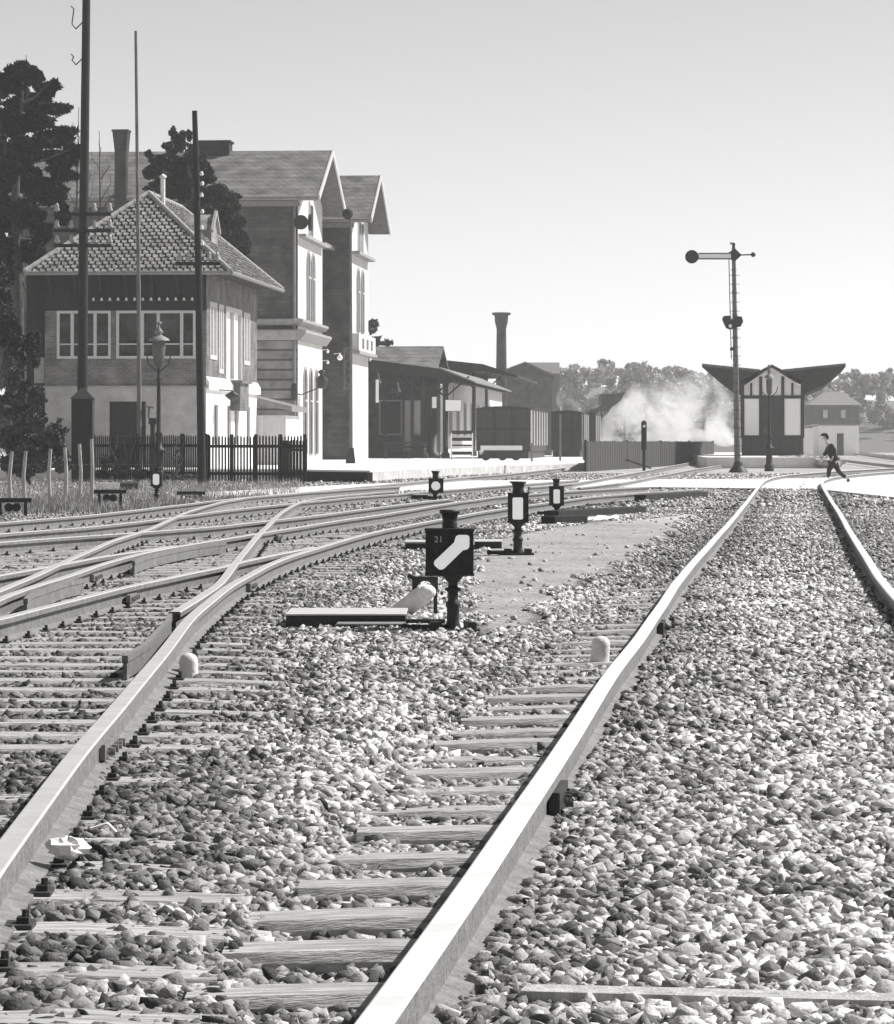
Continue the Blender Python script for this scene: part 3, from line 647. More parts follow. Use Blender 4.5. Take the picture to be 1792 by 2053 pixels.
# side upper wall with tall windows and curtains
Ys = lambda x: fr.side(x,0)[0]; Zs = lambda x,y: fr.side(x,y)[1]
zs0 = zsill-.45
hs = [(Ys(420),Ys(434),zsill,zhead+.35),(Ys(438),Ys(447),zs0,zhead+.35),(Ys(452),Ys(484),zs0-.3,zhead+.35),(Ys(488),Ys(500),zsill,zhead+.3)]
su = MB(); su.wall('y',0,0,yd,zband,zeave+.3,hs,.14,1); su.build('side_upper_wall','clinker',sb)
for h in hs: window(sb,'y',0,*h[:4],1,.14,mull=((h[0]+h[1])/2,),fw=.16,pane='curtain')
sk_ = MB(); sk_.prism([(0,0,zband+.35),(.12,0,zband+.15),(.12,0,zband-.10),(0,0,zband-.12)],(0,yd+.2,0)); sk_.build('skirt_ledge','renderw',sb)
by = MB(); by.box(0,.35,Ys(462),Ys(480),zs0-1.3,zs0-.3); by.box(0,.45,Ys(460),Ys(482),zs0-.3,zs0-.2); by.build('window_ledge','clinker',sb)
wl = MB(); c = fr.side(466,795,.6); wl.lathe([(.02,0),(.28,-.15),(.26,-.2),(.1,-.32),(.02,-.34)],(.6,c[0],c[1]+.2),10); wl.bar((0,c[0],c[1]+.25),(.6,c[0],c[1]+.2),.04,.04); wl.build('wall_lamp','iron',sb)
# roof
ex0, ey0 = fr.near(50,548,-.6); ex1 = fr.near(460,548,-.6)[0]; ov = .6; ey1 = fr.side(565,580,ex1)[0]; ze = zeave+.02
xap, zap = fr.near(285,390,3.1); yr0 = 3.1; yr1 = ey1-3.4; cx_ = (ex0+ex1)/2
xap = cx_+.15
E = [Vector((ex0,-ov,ze)),Vector((ex1,-ov,ze)),Vector((ex1,ey1,ze)),Vector((ex0,ey1,ze))]; Pr0 = Vector((xap,yr0,zap)); Pr1 = Vector((xap,yr1,zap))
rb = MB(); rb.add(E+[Pr0,Pr1], [(0,1,4),(1,2,5,4),(2,3,5),(3,0,4,5),(3,2,1,0)])
rf = rb.build('roof','roofdark',sb)
tb = MB()
def slope(O,Q,poly_pts):
    e1 = (Q-O).normalized(); nrm = None
    P3 = poly_pts; e2 = (P3[2]-O); e2 = (e2-e1*e2.dot(e1)).normalized()
    poly = [((p-O).dot(e1),(p-O).dot(e2)) for p in P3]; tiles(tb, O, e1, e2, poly, .24, .215)
slope(E[0],E[1],[E[0],E[1],Pr0]); slope(E[1],E[2],[E[1],E[2],Pr1,Pr0])
tb.build('roof_tiles','tile',rf)
hp = MB()
for a_,b_ in ((E[1],Pr0),(E[0],Pr0),(Pr0,Pr1),(Pr1,E[2])):
    for k in range(16):
        f0,f1 = k/16,(k+1.08)/16; hp.cyl(a_.lerp(b_,f0)+Vector((0,0,.06)),a_.lerp(b_,f1)+Vector((0,0,.07)),.10,.085,8)
hp.build('ridge_caps','tilecap',rf)
gt = MB(); gt.cyl(E[0]+Vector((0,-.05,-.02)),E[1]+Vector((0,-.05,-.02)),.07); gt.cyl(E[1]+Vector((.05,0,-.02)),E[2]+Vector((.05,0,-.02)),.07); gt.build('gutter','zinc',rf)
dm = MB(); dx, dz = ex1-1.5, ze+ (zap-ze)*.45   # dormer on the track side
dy = 6.2; dm.prism([(dx,dy-.8,dz-.1),(dx,dy+.8,dz-.1),(dx,dy+.8,dz+.5),(dx,dy,dz+1.1),(dx,dy-.8,dz+.5)],(-1.1,0,0)); dm.build('dormer','tile',rf)
dm = MB(); dm.bar((dx+.05,dy-.95,dz+.45),(dx+.05,dy,dz+1.2),.1,.12); dm.bar((dx+.05,dy,dz+1.2),(dx+.05,dy+.95,dz+.45),.1,.12); dm.build('dormer_verge','tilecap',rf)
vp = MB(); c = Pr0+Vector((.35,1.0,-.3)); vp.cyl(c,c+Vector((0,0,.95)),.085,.085,10); vp.lathe([(.13,0),(.13,.06),(.02,.14)],c+Vector((0,0,.97)),10); vp.build('vent_pipe','whitem',rf)
vp = MB(); c = Vector((xl+.75,3.2,ze+.5)); vp.cyl(c,(c.x,c.y,fr.near(152,355,3.2)[1]),.075,.075,10); vp.build('vent_pipe','whitem',rf)
# brackets below the eaves and boarded annex on the left
for k in range(7):
    br = MB()
    x_ = xl+.2+(0-xl-.3)*k/6; br.bar((x_,-.02,zeave-.7),(x_,-.5,zeave-.03),.08,.08)
    br.build('eave_bracket','clad',sb)
an = MB(); a0 = X_(50); an.box(a0,xl,.25,3.5,0,zz_(550)); an.build('boarded_annex','clad',sb)
an = MB(); an.box(X_(66),X_(87),.19,.25,zz_(768),zz_(716)); an.build('annex_panel','cornice',sb)
# low lean-to behind the far end of the signal box
l0 = MB(); yy = yd; l0.box(-1.2,1.1,yd+.1,yd+4.5,0,zband-.9); l0.build('lean_to','renderw',sb)
l0 = MB(); l0.prism([(-1.3,yd,zband+.1),(1.35,yd,zband-.55),(1.35,yd,zband-.75),(-1.3,yd,zband-.15)],(0,4.8,0)); l0.build('lean_to_roof','zinc',sb)
l0 = MB(); l0.box(.25,1.11,yd+.05,yd+.12,.2,2.2); l0.build('lean_to_door','frame',sb)

# ------------------------------------------------------------------ platforms
pf = MB(); P = [Vector(p) for p in (Gp(612,964,0), Gp(742,966,0))]
edge = [Gp(742,966),Gp(870,957),Gp(1000,950),Gp(1174,944)]
HP = .35
def ext(p, k): return Vector((p.x,p.y,0))
outl = [Gp(560,962)]+edge+[Vector((8.5,205,0)),Vector((4,300,0)),Vector((-30,300,0)),Vector((-30,112,0)),Vector((-8.5,112,0))]
outl = [Vector((p.x,p.y,0)) for p in outl]
pf.prism([(p.x,p.y,-.2) for p in outl],(0,0,HP+.2-.06))
tag(pf.build('platform_body','kerb'), kind='structure', label='stone platform wall below the bright platform')
pt = MB(); pt.prism([(p.x,p.y,HP-.055) for p in outl],(0,0,.055)); tag(pt.build('platform','platform'), kind='structure', label='bright gravelled station platform')
kb = MB(); a_ = Gp(612,966); b_ = Gp(742,968); kb.bar(a_+Vector((0,-.25,.16)), b_+Vector((0,-.25,.16)), .2,.32); tag(kb.build('platform_end_beam','picket'),'beam closing the near end of the platform, coloured dark as in shade','beam')  # near-black colour carries the shade on this end face

# ------------------------------------------------------------------ station building
u1,v1 = uv_of(597,162.0); f1 = Fr(u1,v1)
st = thing('station_building', f1.loc(), 'tall station building with two gabled wings and arched windows on the sunlit fronts', 'station building', rz=-AL)
def wing(cx_, xw0, xw1, uoff, voff, depth_w, zE, zA, nearx, names=''):
    pass
g = Fr(u1,v1)
def zA(y,D): return H+(Y0-y)/F*D
def arch(x0,x1,z0,z1,n=8):
    r = (x1-x0)/2; cx = (x0+x1)/2; zs = z1-r
    return [(x0,z0),(x1,z0)]+[(cx+r*math.cos(R(a)), zs+r*math.sin(R(a))) for a in np.linspace(0,180,n)]
def build_wing(lx, ly, W_, dpt, ze_, za_, xleft, band_top, banded=True):
    """lx: track-side wall plane, ly..ly+W_: width along the track, body runs back to xleft"""
    z_b = HP
    for yy_,sg_ in ((ly,-1),(ly+W_,1)):
        lo = MB(); lo.wall('x',yy_,xleft,lx,z_b-.3,band_top,[],.1,sg_); lo.build('lower_wall','wall_banded' if banded else 'wall_brick',st)
        lo = MB(); lo.wall('x',yy_,xleft,lx,band_top,ze_,[],.1,sg_); lo.build('upper_wall','wall_brick',st)
    fa = MB(); cy = ly+W_/2
    fa.add([(lx,ly,z_b-.3),(lx,ly+W_,z_b-.3),(lx,ly+W_,ze_),(lx,cy,za_-.3),(lx,ly,ze_)],[(0,1,2,3,4)]); fa.build('gable_front','stucco',st)
    # quoins / corner strip
    # roof: two slabs with overhang
    oh, of = .9, 1.05; th_ = .18; run = W_/2+oh; sl_ = (za_-ze_)/(W_/2); zl = ze_-oh*sl_*1.0
    for sgn in (-1,1):
        r_ = MB(); y_e = cy+sgn*run
        r_.prism([(lx+of,y_e,zl),(lx+of,cy,za_),(lx+of,cy,za_+th_),(lx+of,y_e,zl+th_)],(-(lx+of-xleft),0,0)); rr = r_.build('roof','slate',st)
        vg = MB(); vg.prism([(lx+of+.002,y_e,zl-.06),(lx+of+.002,cy,za_-.06),(lx+of+.002,cy,za_+th_+.05),(lx+of+.002,y_e,zl+th_+.05)],(.07,0,0)); vg.build('verge_board','verge',rr)
        sf = MB(); sf.prism([(lx+of-.01,y_e,zl-.03),(lx+of-.01,cy,za_-.03),(lx+of-.01,cy,za_-.005),(lx+of-.01,y_e,zl-.005)],(-of,0,0)); sf.build('soffit','soffit',rr)
    gu = MB(); gu.cyl((lx+of,cy-run-.06,zl+.08),(xleft,cy-run-.06,zl+.08),.10); gu.box(xleft,lx+.2,cy-run+.05,cy-run+.13,zl-.28,zl-.04); gu.build('gutter','zinc',st)
    # rafters brackets
    return zl
zeW = zA(390,158.5)+.33; zaW = zA(304,165.5)
W1 = f1.side(646,500)[0]
zl1 = build_wing(0,0,W1,0,zeW,zaW,-13.5,zA(672,162))
# cornices of wing one
def cornice(lx,ly,W_,xleft,z0,z1,pr,matn='cornice'):
    c = MB(); c.prism([(lx+pr,ly-pr,z1-.12),(lx+pr,ly-pr,z1),(lx,ly-pr,z1+.06),(lx,ly-pr,z0),(lx+pr*.4,ly-pr,z0)],(0,W_+2*pr,0)); c.build('cornice',matn,st)
    c = MB(); c.prism([(lx,ly-pr,z1-.12),(lx,ly-pr,z1),(lx,ly,z1+.06),(lx,ly,z0),(lx,ly-pr*.4,z0)],(xleft-lx,0,0)); c.build('cornice',matn,st)
cornice(0.0,0,W1,-12,zA(682,162),zA(662,162),.42)
cornice(0.0,0,W1,-12,zA(652,162),zA(640,162),.28)
def arched_windows(lx, ly_list, z0, z1, wd):
    for y_ in ly_list:
        fr_ = MB(); A_ = arch(y_-wd/2-.14,y_+wd/2+.14,z0-.05,z1+.14); fr_.prism([(lx+.0,a,b) for a,b in A_],(.06,0,0)); w_ = fr_.build('window','cornice',st)
        pn = MB(); A_ = arch(y_-wd/2,y_+wd/2,z0,z1); pn.prism([(lx+.061,a,b) for a,b in A_],(.012,0,0)); pn.build('pane','glass',w_)
        ml = MB(); ml.box(lx+.074,lx+.10,y_-.05,y_+.05,z0,z1-.05); ml.box(lx+.074,lx+.10,y_-wd/2,y_+wd/2,z0+(z1-z0)*.62,z0+(z1-z0)*.62+.08); ml.build('glazing_bar','frame',w_)
yc = W1/2
arched_windows(0,[yc-.95,yc+.95],zA(641,166),zA(508,166),1.15)
arched_windows(0,[yc-2.3,yc,yc+2.3],HP+.35,zA(742,166),1.05)
tw_ = MB(); tw_.box(0.01,.06,yc-.75,yc+.75,zA(478,166),zA(402,166)); o_ = tw_.build('window','frame',st)
tw_ = MB(); tw_.box(.061,.08,yc-.55,yc-.1,zA(470,166),zA(410,166)); tw_.box(.061,.08,yc+.1,yc+.55,zA(470,166),zA(410,166)); tw_.build('pane','glass',o_)
bc = MB(); bc.box(.0,.35,.2,W1-.2,zA(484,166),zA(478,166)); bc.build('sill_band','cornice',st)
ck = MB(); ck.cyl((.55,-.35,zA(447,162)),(.72,-.35,zA(447,162)),.38,.38,20,sm=False); ck.bar((0,-.1,zA(447,162)),(.6,-.3,zA(447,162)),.05,.05); ck.cyl((.2,-.55,zA(447,162)),(.2,-.44,zA(447,162)),.34,.34,20,sm=False); ck.build('wall_disc','roofdark',st)
wlm = MB(); zc = zA(775,163); wlm.bar((0,1.0,zc-.4),(1.0,1.0,zc),.05,.05); wlm.lathe([(.03,.8),(.2,.7),(.08,.55),(.30,.35),(.22,-.05),(.1,-.1)],(1.0,1.0,zc),10); wlm.build('bracket_lamp','iron',st)
wlm = MB(); wlm.bar((-.2,-.6,zA(790,161)),(.1,-.05,zA(790,161)),.05,.05); wlm.lathe([(.12,.5),(.16,.2),(.16,-.2),(.06,-.3)],(-.1,-.5,zA(790,161)),10); wlm.build('corner_lamp','iron',st)
# downpipe
dp = MB(); dp.cyl((-.15,-.12,HP),(-.15,-.12,zeW-.3),.07,.07,8); dp.build('downpipe','zinc',st)
# chimney boxes on the ridge
c0 = f1.near(398,0,5.5)[0]; c1 = f1.near(465,0,5.5)[0]; cm = MB(); cm.box(c0,c1,W1/2-.6,W1/2+.6,zaW-.3,zA(286,167)); cm.box(c0-.08,c1+.08,W1/2-.68,W1/2+.68,zA(286,167),zA(282,167)); cm.build('ridge_chimney','chim',st)
c0 = f1.near(231,0,-1)[0]; c1 = f1.near(254,0,-1)[0]; ch = MB(); zt = zA(262,161); ch.box(c0,c1,-1.2,-.6,zl1-.5,zt-.9)
ch.prism([(c0,-1.2,zt-.9),(c1,-1.2,zt-.9),(c1+.09,-1.29,zt),(c0-.09,-1.29,zt)],(0,.78,0)); ch.box(c0-.12,c1+.12,-1.34,-.48,zt,zt+.09); ch.build('tall_chimney','chim',st)
# second wing
u2,v2 = uv_of(705,177.0); lx2 = v2-v1; ly2 = u2-u1; W2 = f1.side(738,500,lx2)[0]-ly2
zeW2 = zA(437,174.6)+.35; zaW2 = zA(361,182)
zl2 = build_wing(lx2,ly2,W2,0,zeW2,zaW2,-13.0,zA(700,177),False)
yc2 = ly2+W2/2
arched_windows(lx2,[yc2-1.1,yc2+1.1],zA(665,182),zA(545,182),1.25)
tw_ = MB(); tw_.box(lx2+.01,lx2+.06,yc2-1.3,yc2+1.3,zA(512,182),zA(444,182)); o_ = tw_.build('window','frame',st)
tw_ = MB(); tw_.box(lx2+.061,lx2+.08,yc2-1.1,yc2-.15,zA(508,182),zA(450,182)); tw_.box(lx2+.061,lx2+.08,yc2+.15,yc2+1.1,zA(508,182),zA(450,182)); tw_.build('pane','glass',o_)
bc = MB(); bc.box(lx2,lx2+.4,ly2+.1,ly2+W2-.1,zA(519,182),zA(513,182)); bc.build('sill_band','cornice',st)
bl = MB(); bl.box(lx2,lx2+.45,ly2-.3,ly2+W2+.3,zA(712,180),zA(706,180)); bl.build('balcony_slab','cornice',st)
bl = MB(); bl.box(lx2+.3,lx2+.38,ly2-.1,ly2+W2+.1,zA(706,180)+.002,zA(672,180)); bl.box(lx2,lx2+.3,ly2-.1,ly2,zA(706,180)+.002,zA(672,180)); bl.build('balcony_parapet','stucco',st)
for q in (-2.2,0,2.2):
    b_ = MB(); b_.box(lx2+.381,lx2+.40,yc2+q-.45,yc2+q+.45,zA(700,180),zA(680,180)); b_.build('parapet_panel','soffit',st)
# middle building between the wings
md = MB(); md.wall('y',-2.2,W1,ly2,HP-.3,zeW-1.0,[],.1,1); md.build('middle_wall','wall_brick',st)
md = MB(); md.prism([(-1.6,W1-.1,zeW-1.2),(-1.6,W1-.1,zeW-1.0),(-7,W1-.1,zeW+1.0),(-7,W1-.1,zeW+.8)],(0,ly2-W1+.2,0)); md.build('middle_roof','slate',st)
md = MB(); zc = zA(477,170); md.prism([(-2.2,W1+.3,zc),(.1,W1+.3,zc-.25),(.1,W1+.3,zc-.05),(-2.2,W1+.3,zc+.25)],(0,4.5,0)); md.build('canopy_slab','zinc',st)
# low cross wing beyond
ua,va = uv_of(889,206.0); lxa = va-v1; lya = ua-u1
x_l = f1.near(700,0,lya)[0]
zr = zA(699,206); ze2 = zA(744,202); 
aw = MB(); 
cwx = lambda x: f1.near(x,0,lya-4)[0]
holes = [(cwx(760),cwx(806),zA(872,202),zA(802,202)),(cwx(811),cwx(823),zA(905,202),zA(802,202)),(cwx(826),cwx(845),zA(872,202),zA(802,202))]
aw.wall('x',lya-4,x_l-6,lxa-.5,HP-.3,ze2+.3,holes,.12,-1); aw.wall('y',lxa-.5,lya-4,lya+4,HP-.3,ze2+.3,[],.12,1)
aw.add([(lxa-.5,lya-4,ze2+.3),(lxa-.5,lya+4,ze2+.3),(lxa-.5,lya,zr-.1)],[(0,1,2)])
aw.build('low_wing_wall','wall_brick',st)
for h,pn in zip(holes,('wagon','curtain','curtain')): window(st,'x',lya-4,*h,-1,.12,fw=.07,pane=pn)
for sgn in (-1,1):
    rf_ = MB(); rf_.prism([(lxa,lya+sgn*4.6,ze2),(lxa,lya,zr),(lxa,lya,zr+.15),(lxa,lya+sgn*4.6,ze2+.15)],(x_l-7-lxa,0,0)); rf_.build('low_wing_roof','slate',st)
# long sunlit ground floor wall beyond the canopy
lw = MB(); y_a, y_b = lya+4.2, lya+60; holes = []
for k in range(9): holes.append((y_a+2.5+k*6.2,y_a+5.2+k*6.2,1.6,3.9))
lw.wall('y',lxa-.2,y_a,y_b,HP-.3,5.2,holes,.2,1); lw.build('long_wall','stucco',st)
for h in holes: window(st,'y',lxa-.2,*h,1,.2,fw=.12)
lw = MB(); lw.prism([(lxa+.4,y_a,5.0),(lxa+.4,y_a,5.2),(lxa-4,y_a,6.2),(lxa-4,y_a,6.0)],(0,56,0)); lw.build('long_roof','slate',st)

# ------------------------------------------------------------------ platform canopies
def canopy(name, D0, xa, ya, xm, ym, xe, ye, length, posts, lab, lip=True, braces=True):
    u_, v_ = uv_of(xa,D0); fc = Fr(u_,v_); t = thing(name, fc.loc(), lab, 'platform canopy', 'platform canopies beside the station', rz=-AL)
    a_ = fc.near(xa,ya); m_ = fc.near(xm,ym); e_ = fc.near(xe,ye)
    rf = MB(); rf.prism([(a_[0],0,a_[1]),(m_[0],0,m_[1]),(e_[0],0,e_[1]),(e_[0],0,e_[1]-.16),(m_[0],0,m_[1]-.45),(a_[0],0,a_[1]-.75)],(0,length,0)); r = rf.build('roof','roofdark',t)
    if lip:
        l_ = MB(); l_.prism([(m_[0],-.02,m_[1]+.005),(e_[0]+.1,-.02,e_[1]+.005),(e_[0]+.1,-.02,e_[1]+.08),(m_[0],-.02,m_[1]+.10)],(0,length,0)); l_.build('roof_edge','zinc',r)
    for k,(px,wd,dy) in enumerate(posts):
        x_ = fc.near(px,0,dy)[0]; p_ = MB(); zt = m_[1]-.45; p_.lathe([(wd*1.6,HP),(wd*1.6,HP+.25),(wd,HP+.35),(wd,zt-.5),(wd*1.3,zt-.4),(wd,zt-.3),(wd,zt)],(x_,dy,0),10); p_.build('post','iron',t)
        if braces and wd > .09:
            b_ = MB(); b_.bar((x_,dy,zt-1.1),(x_+1.3,dy,zt+.05),.07,.09); b_.bar((x_,dy,zt-1.1),(x_-1.3,dy,zt+.05),.07,.09); b_.build('brace','iron',t)
    return t, fc
cn, fc = canopy('platform_canopy', 192, 706, 716, 879, 739, 949, 768, 34, [(827,.07,.3),(849,.16,1.0),(866,.30,3.0),(893,.15,2.0),(770,.07,2.0)], 'dark platform canopy on iron posts attached to the station wall')
cn2, fc2 = canopy('platform_canopy', 226, 893, 722, 968, 730, 1037, 752, 26, [(950,.12,1.0),(975,.10,6)], 'far dark platform canopy sloping down towards the factory chimney', lip=False)
# hanging platform lamps
for k,(x_,y_,D_) in enumerate(((757,750,188),(796,768,190))):
    p = Wp(x_,y_,D_); t = thing('hanging_lamp', Vector((p.x,p.y,p.z-1)), ['dark hanging platform lamp under the canopy, nearer the station wall','dark hanging platform lamp under the canopy, nearer the canopy posts'][k], 'lamp', 'lamps hanging under the platform canopy')
    mb = MB(); mb.cyl((0,0,1),(0,0,1.6),.015); mb.lathe([(.03,1.05),(.08,1.0),(.10,.8),(.22,.55),(.24,.5),(.08,.45)],n=12); mb.build('shade','iron',t)
    mb = MB(); mb.sphere((0,0,.38),.10,6); mb.build('globe','glass',t)
for k,(x_,y_,D_,r_) in enumerate(((681,717,158,.13),(657,705,160,.07),(657,727,160,.07),(733,720,186,.08),(742,721,188,.08))):
    p = Wp(x_,y_,D_); mb = MB(); mb.sphere((p.x,p.y,p.z),r_,8); mb.cyl((p.x,p.y,p.z+r_*.7),(p.x,p.y,p.z+r_*1.6),r_*.35,r_*.35,8); mb.cyl((p.x,p.y,p.z+r_*1.5),(p.x-.3,p.y+1.2,p.z+r_*1.6),.02,.02,6)
    tag(mb.build('globe_lamp','white'), ['largest white globe lamp beside the lattice lamp mast','upper small white globe lamp on the shaded station wall','lower small white globe lamp on the shaded station wall','left one of two tiny globe lamps under the balcony','right one of two tiny globe lamps under the balcony'][k], 'lamp', 'white globe lamps on the station front')
# signs
def board(x0,x1,y0,y1,D,lab,matn='white',dep=.08,name='sign_board'):
    a_ = Wp(x0,y1,D); b_ = Wp(x1,y0,D); t = thing(name,(a_.x,D,a_.z),lab,'sign'); mb = MB(); mb.box(0,b_.x-a_.x,-dep,0,0,b_.z-a_.z); mb.build('panel',matn,t,.01)
    fr_ = MB(); fr_.box(-.02,b_.x-a_.x+.02,.002,.04,-.02,b_.z-a_.z+.02); fr_.bar(((b_.x-a_.x)/2,.05,b_.z-a_.z),((b_.x-a_.x)/2,.05,b_.z-a_.z+.8),.04,.04); fr_.build('hanger','iron',t); return t
board(753,759,761,807,176,'narrow white vertical sign on the shaded wall left of the canopy',)
board(866,875,796,818,191,'small white square sign hanging from the canopy, left of the wide sign')
board(893,924,802,824,190,'wide white platform sign hanging between the canopy posts')
# benches and carts on platform
def bench(x, y, D, lab):
    p = Wp(x,y,D); t = thing('platform_bench',(p.x,D,HP),lab,'bench')
    mb = MB(); mb.obox((0,0,.45),(1.4,.4,.05)); mb.build('seat','picket',t)
    mb = MB(); mb.obox((0,.22,.85),(1.4,.04,.12)); mb.obox((0,.22,.65),(1.4,.04,.12)); mb.build('backrest','picket',t)
    for sx in (-.6,.6):
        mb = MB(); mb.box(sx-.03,sx+.03,-.18,.18,0,.43); mb.build('leg','iron',t)
bench(796,905,186,'dark platform bench under the canopy, left of the posts'); bench(832,905,190,'small platform bench half hidden by a canopy post')
p = Wp(926,905,176); t = thing('luggage_stand',(p.x,176,HP),'dark slatted luggage stand with white edges in front of the goods wagon','luggage stand')
mb = MB(); 
for k in range(4): mb.box(-.5,.5,-.2,.2,.25+k*.35,.42+k*.35)
mb.build('slats','picket',t); mb = MB()
for sx in (-.56,.5): mb.box(sx,sx+.06,-.25,.25,0,1.35)
mb.box(-.56,.56,-.26,-.21,.62,.68); mb.build('frame','white',t)
p = Wp(1003,905,168); t = thing('luggage_barrow',(p.x,168,HP),'white topped luggage barrow on small wheels in front of the dark goods wagon','barrow')
mb = MB(); mb.box(-.95,1.05,-.4,.4,.5,.72); mb.box(-1.0,-.8,-.35,.35,.3,.5); mb.build('tray','whitem',t)
for sx in (-.7,.1,.75):
    mb = MB(); mb.cyl((sx,-.45,.22),(sx,-.38,.22),.22,.22,16); mb.cyl((sx,.38,.22),(sx,.45,.22),.22,.22,16); mb.build('wheel','iron',t)
mb = MB(); mb.tube([(.95,0,.6),(1.15,0,.95),(1.25,0,1.05)],.03); mb.build('handle','iron',t)

# ------------------------------------------------------------------ goods wagons
def wagon(x0, x1, ytop, D, L, lab, rz):
    a_ = Wp(x0,ytop,D); b_ = Wp(x1,ytop,D); W_ = b_.x-a_.x; zt = a_.z; t = thing('goods_wagon',(b_.x,D,0),lab,'goods wagon','goods wagons standing behind the platform',rz)
    mb = MB(); mb.box(-W_,0,0,L,.75,zt-.3); mb.build('body','wagon',t)
    rf = MB(); pts = [(-W_-.08,0,zt-.32)]+[(-W_/2+(W_/2+.08)*math.cos(R(a)),0,zt-.32+.32*math.sin(R(a))) for a in range(180,-1,-20)]; rf.prism([(p[0],-.1,zt-.32+(p[2]-zt+.32)*.55) for p in pts],(0,L+.2,0)); rf.build('roof','roofdark',t)
    for sx in (-W_*.66,-W_*.33):
        ep = MB(); ep.box(sx-.06,sx+.06,-.07,-.003,.8,zt-.3); ep.build('end_post','roofdark',t)
    ep = MB(); ep.box(-W_,0,-.05,-.004,1.9,2.0); ep.build('end_rail','roofdark',t)
    for k in range(int(L/3)+1):
        rb = MB(); y_ = .35+k*(L-.7)/int(L/3); rb.box(.0,.07,y_-.32,y_+.32,1.05,zt-.35); rb.build('side_post','frame',t)
    for y_ in (1.6,L-1.6):
        w_ = MB()
        for sx in (-W_+.3,-.35): w_.cyl((sx,y_,.5),(sx+.1,y_,.5),.5,.5,20)
        w_.cyl((-W_+.3,y_,.5),(-.3,y_,.5),.07); w_.build('wheel','iron',t)
    ch = MB(); ch.box(-W_+.1,-.1,-.05,L+.05,.35,.74)
    for sx in (-W_+.55,-.55): ch.cyl((sx,-.05,.95),(sx,-.5,.95),.07); ch.cyl((sx,-.5,.95),(sx,-.56,.95),.2,.2,14)
    ch.build('underframe','iron',t); return t
wagon(954,1063,809,190,18,'dark goods wagon seen end on, nearest behind the luggage barrow',-AL)
wagon(1105,1166,818,212,10,'second dark goods wagon seen end on, right of the first',-AL)
wagon(1168,1194,822,238,8,'narrow distant dark wagon at the right end of the row of wagons',-AL)
for k,(x_,yt,yb) in enumerate(((1066,888,918),(1123,830,922),(1170,826,924))):
    D = 160+k*6; a_ = Wp(x_,yb,D); mb = MB(); mb.cyl((a_.x,D,HP),(a_.x,D,H+(Y0-yt)/F*D),.05,.04,8); tag(mb.build('thin_post','polepale'), ['short grey post on the platform beside the first goods wagon','thin grey post standing in front of the second goods wagon','thin grey post at the right end of the platform'][k],'post','thin posts along the platform')

# ------------------------------------------------------------------ dark board fence + post
a_ = Gp(1174,946); b_ = Vector(((1430-X0)/F*208,208,0)); t = thing('board_fence',a_,'long low dark board fence below the white steam','fence')
d = b_-a_; L = d.length; e = d.normalized(); n_ = Vector((-e.y,e.x,0)); zt = 1.27
for k in range(4):
    mb = MB(); s0, s1 = L*k/4, L*(k+1)/4-.12; m_ = 64//4
    for q in range(34):
        p0 = e*(s0+(s1-s0)*q/34); p1 = e*(s0+(s1-s0)*(q+.93)/34); j = random.uniform(-.03,.03); nn = n_*(.03+.01*(q%2))
        mb.prism([p0,p1,p1-nn,p0-nn],(0,0,zt+j))
    mb.build('board_panel','wagon' if k > 1 else 'boards_grey',t)
for k in range(5):
    mb = MB(); p = e*(L*k/4 - (.06 if k else 0)); mb.box(p.x-.05,p.x+.05,p.y+.08,p.y+.18,0,zt+.06); mb.build('post','pole',t)
D = 150; p = Wp(1291,928,D); mb = MB(); t = thing('sand_post',(p.x,D,0),'stout round-topped post rising in front of the dark board fence','post')
mb = MB(); zt = H+(Y0-846)/F*D; mb.cyl((0,0,0),(0,0,.9),.07,.07,10); mb.cyl((0,0,.9),(0,0,zt-.05),.12,.12,12); mb.sphere((0,0,zt-.05),.12,6); mb.build('post','picket',t)
mb = MB(); mb.cyl((0,-.125,zt-.18),(0,-.14,zt-.18),.06,.06,12); mb.build('reflector','white',t)
mb = MB(); mb.bar((-.8,.2,.5),(.3,-.1,.12),.06,.1); mb.build('stay','polepale',t)

# ------------------------------------------------------------------ factory house + stack
D = 300; p = Wp(1053,820,D); t = thing('brick_house',(p.x,D,0),'grey gabled brick house behind the goods wagons, below the factory chimney','house')
s = F/D; xw0, xw1 = (1000-1053)/s, (1106-1053)/s; z_ = lambda y: H+(Y0-y)/s
mb = MB(); mb.prism([(xw0,0,0),(xw1,0,0),(xw1,0,z_(748)),(0,0,z_(728)),(xw0,0,z_(748))],(0,9,0)); mb.build('wall','wall_brick',t)
for sg in (-1,1):
    mb = MB(); xe = xw1+.3 if sg > 0 else xw0-.9; mb.prism([(0,-.4,z_(725)),(xe,-.4,z_(753)),(xe,-.4,z_(756)),(0,-.4,z_(728))],(0,10,0)); mb.build('roof','slate',t)
mb = MB(); mb.prism([(.2,3,z_(725)),(.2,7.5,z_(748)),(.2,7.5,3),(.2,-1+2.5,3),(.2,-1+2.5,z_(748))],((1124-1058)/s,0,0)); mb.build('side_wing','zinc',t)
t = thing('factory_chimney',((1005-X0)/F*292,292,0),'tall round brick factory chimney with a flared top','chimney')
s = F/292; z_ = lambda y: H+(Y0-y)/s
mb = MB(); mb.lathe([(.50,0),(.44,z_(735)),(.40,z_(660)),(.44,z_(655)),(.55,z_(645)),(.57,z_(633))],n=20); mb.build('shaft','chim',t)
mb = MB(); mb.lathe([(.58,z_(633)+.005),(.78,z_(631)),(.78,z_(627)),(.6,z_(627)+.02)],n=20); mb.build('cap','chim',t)

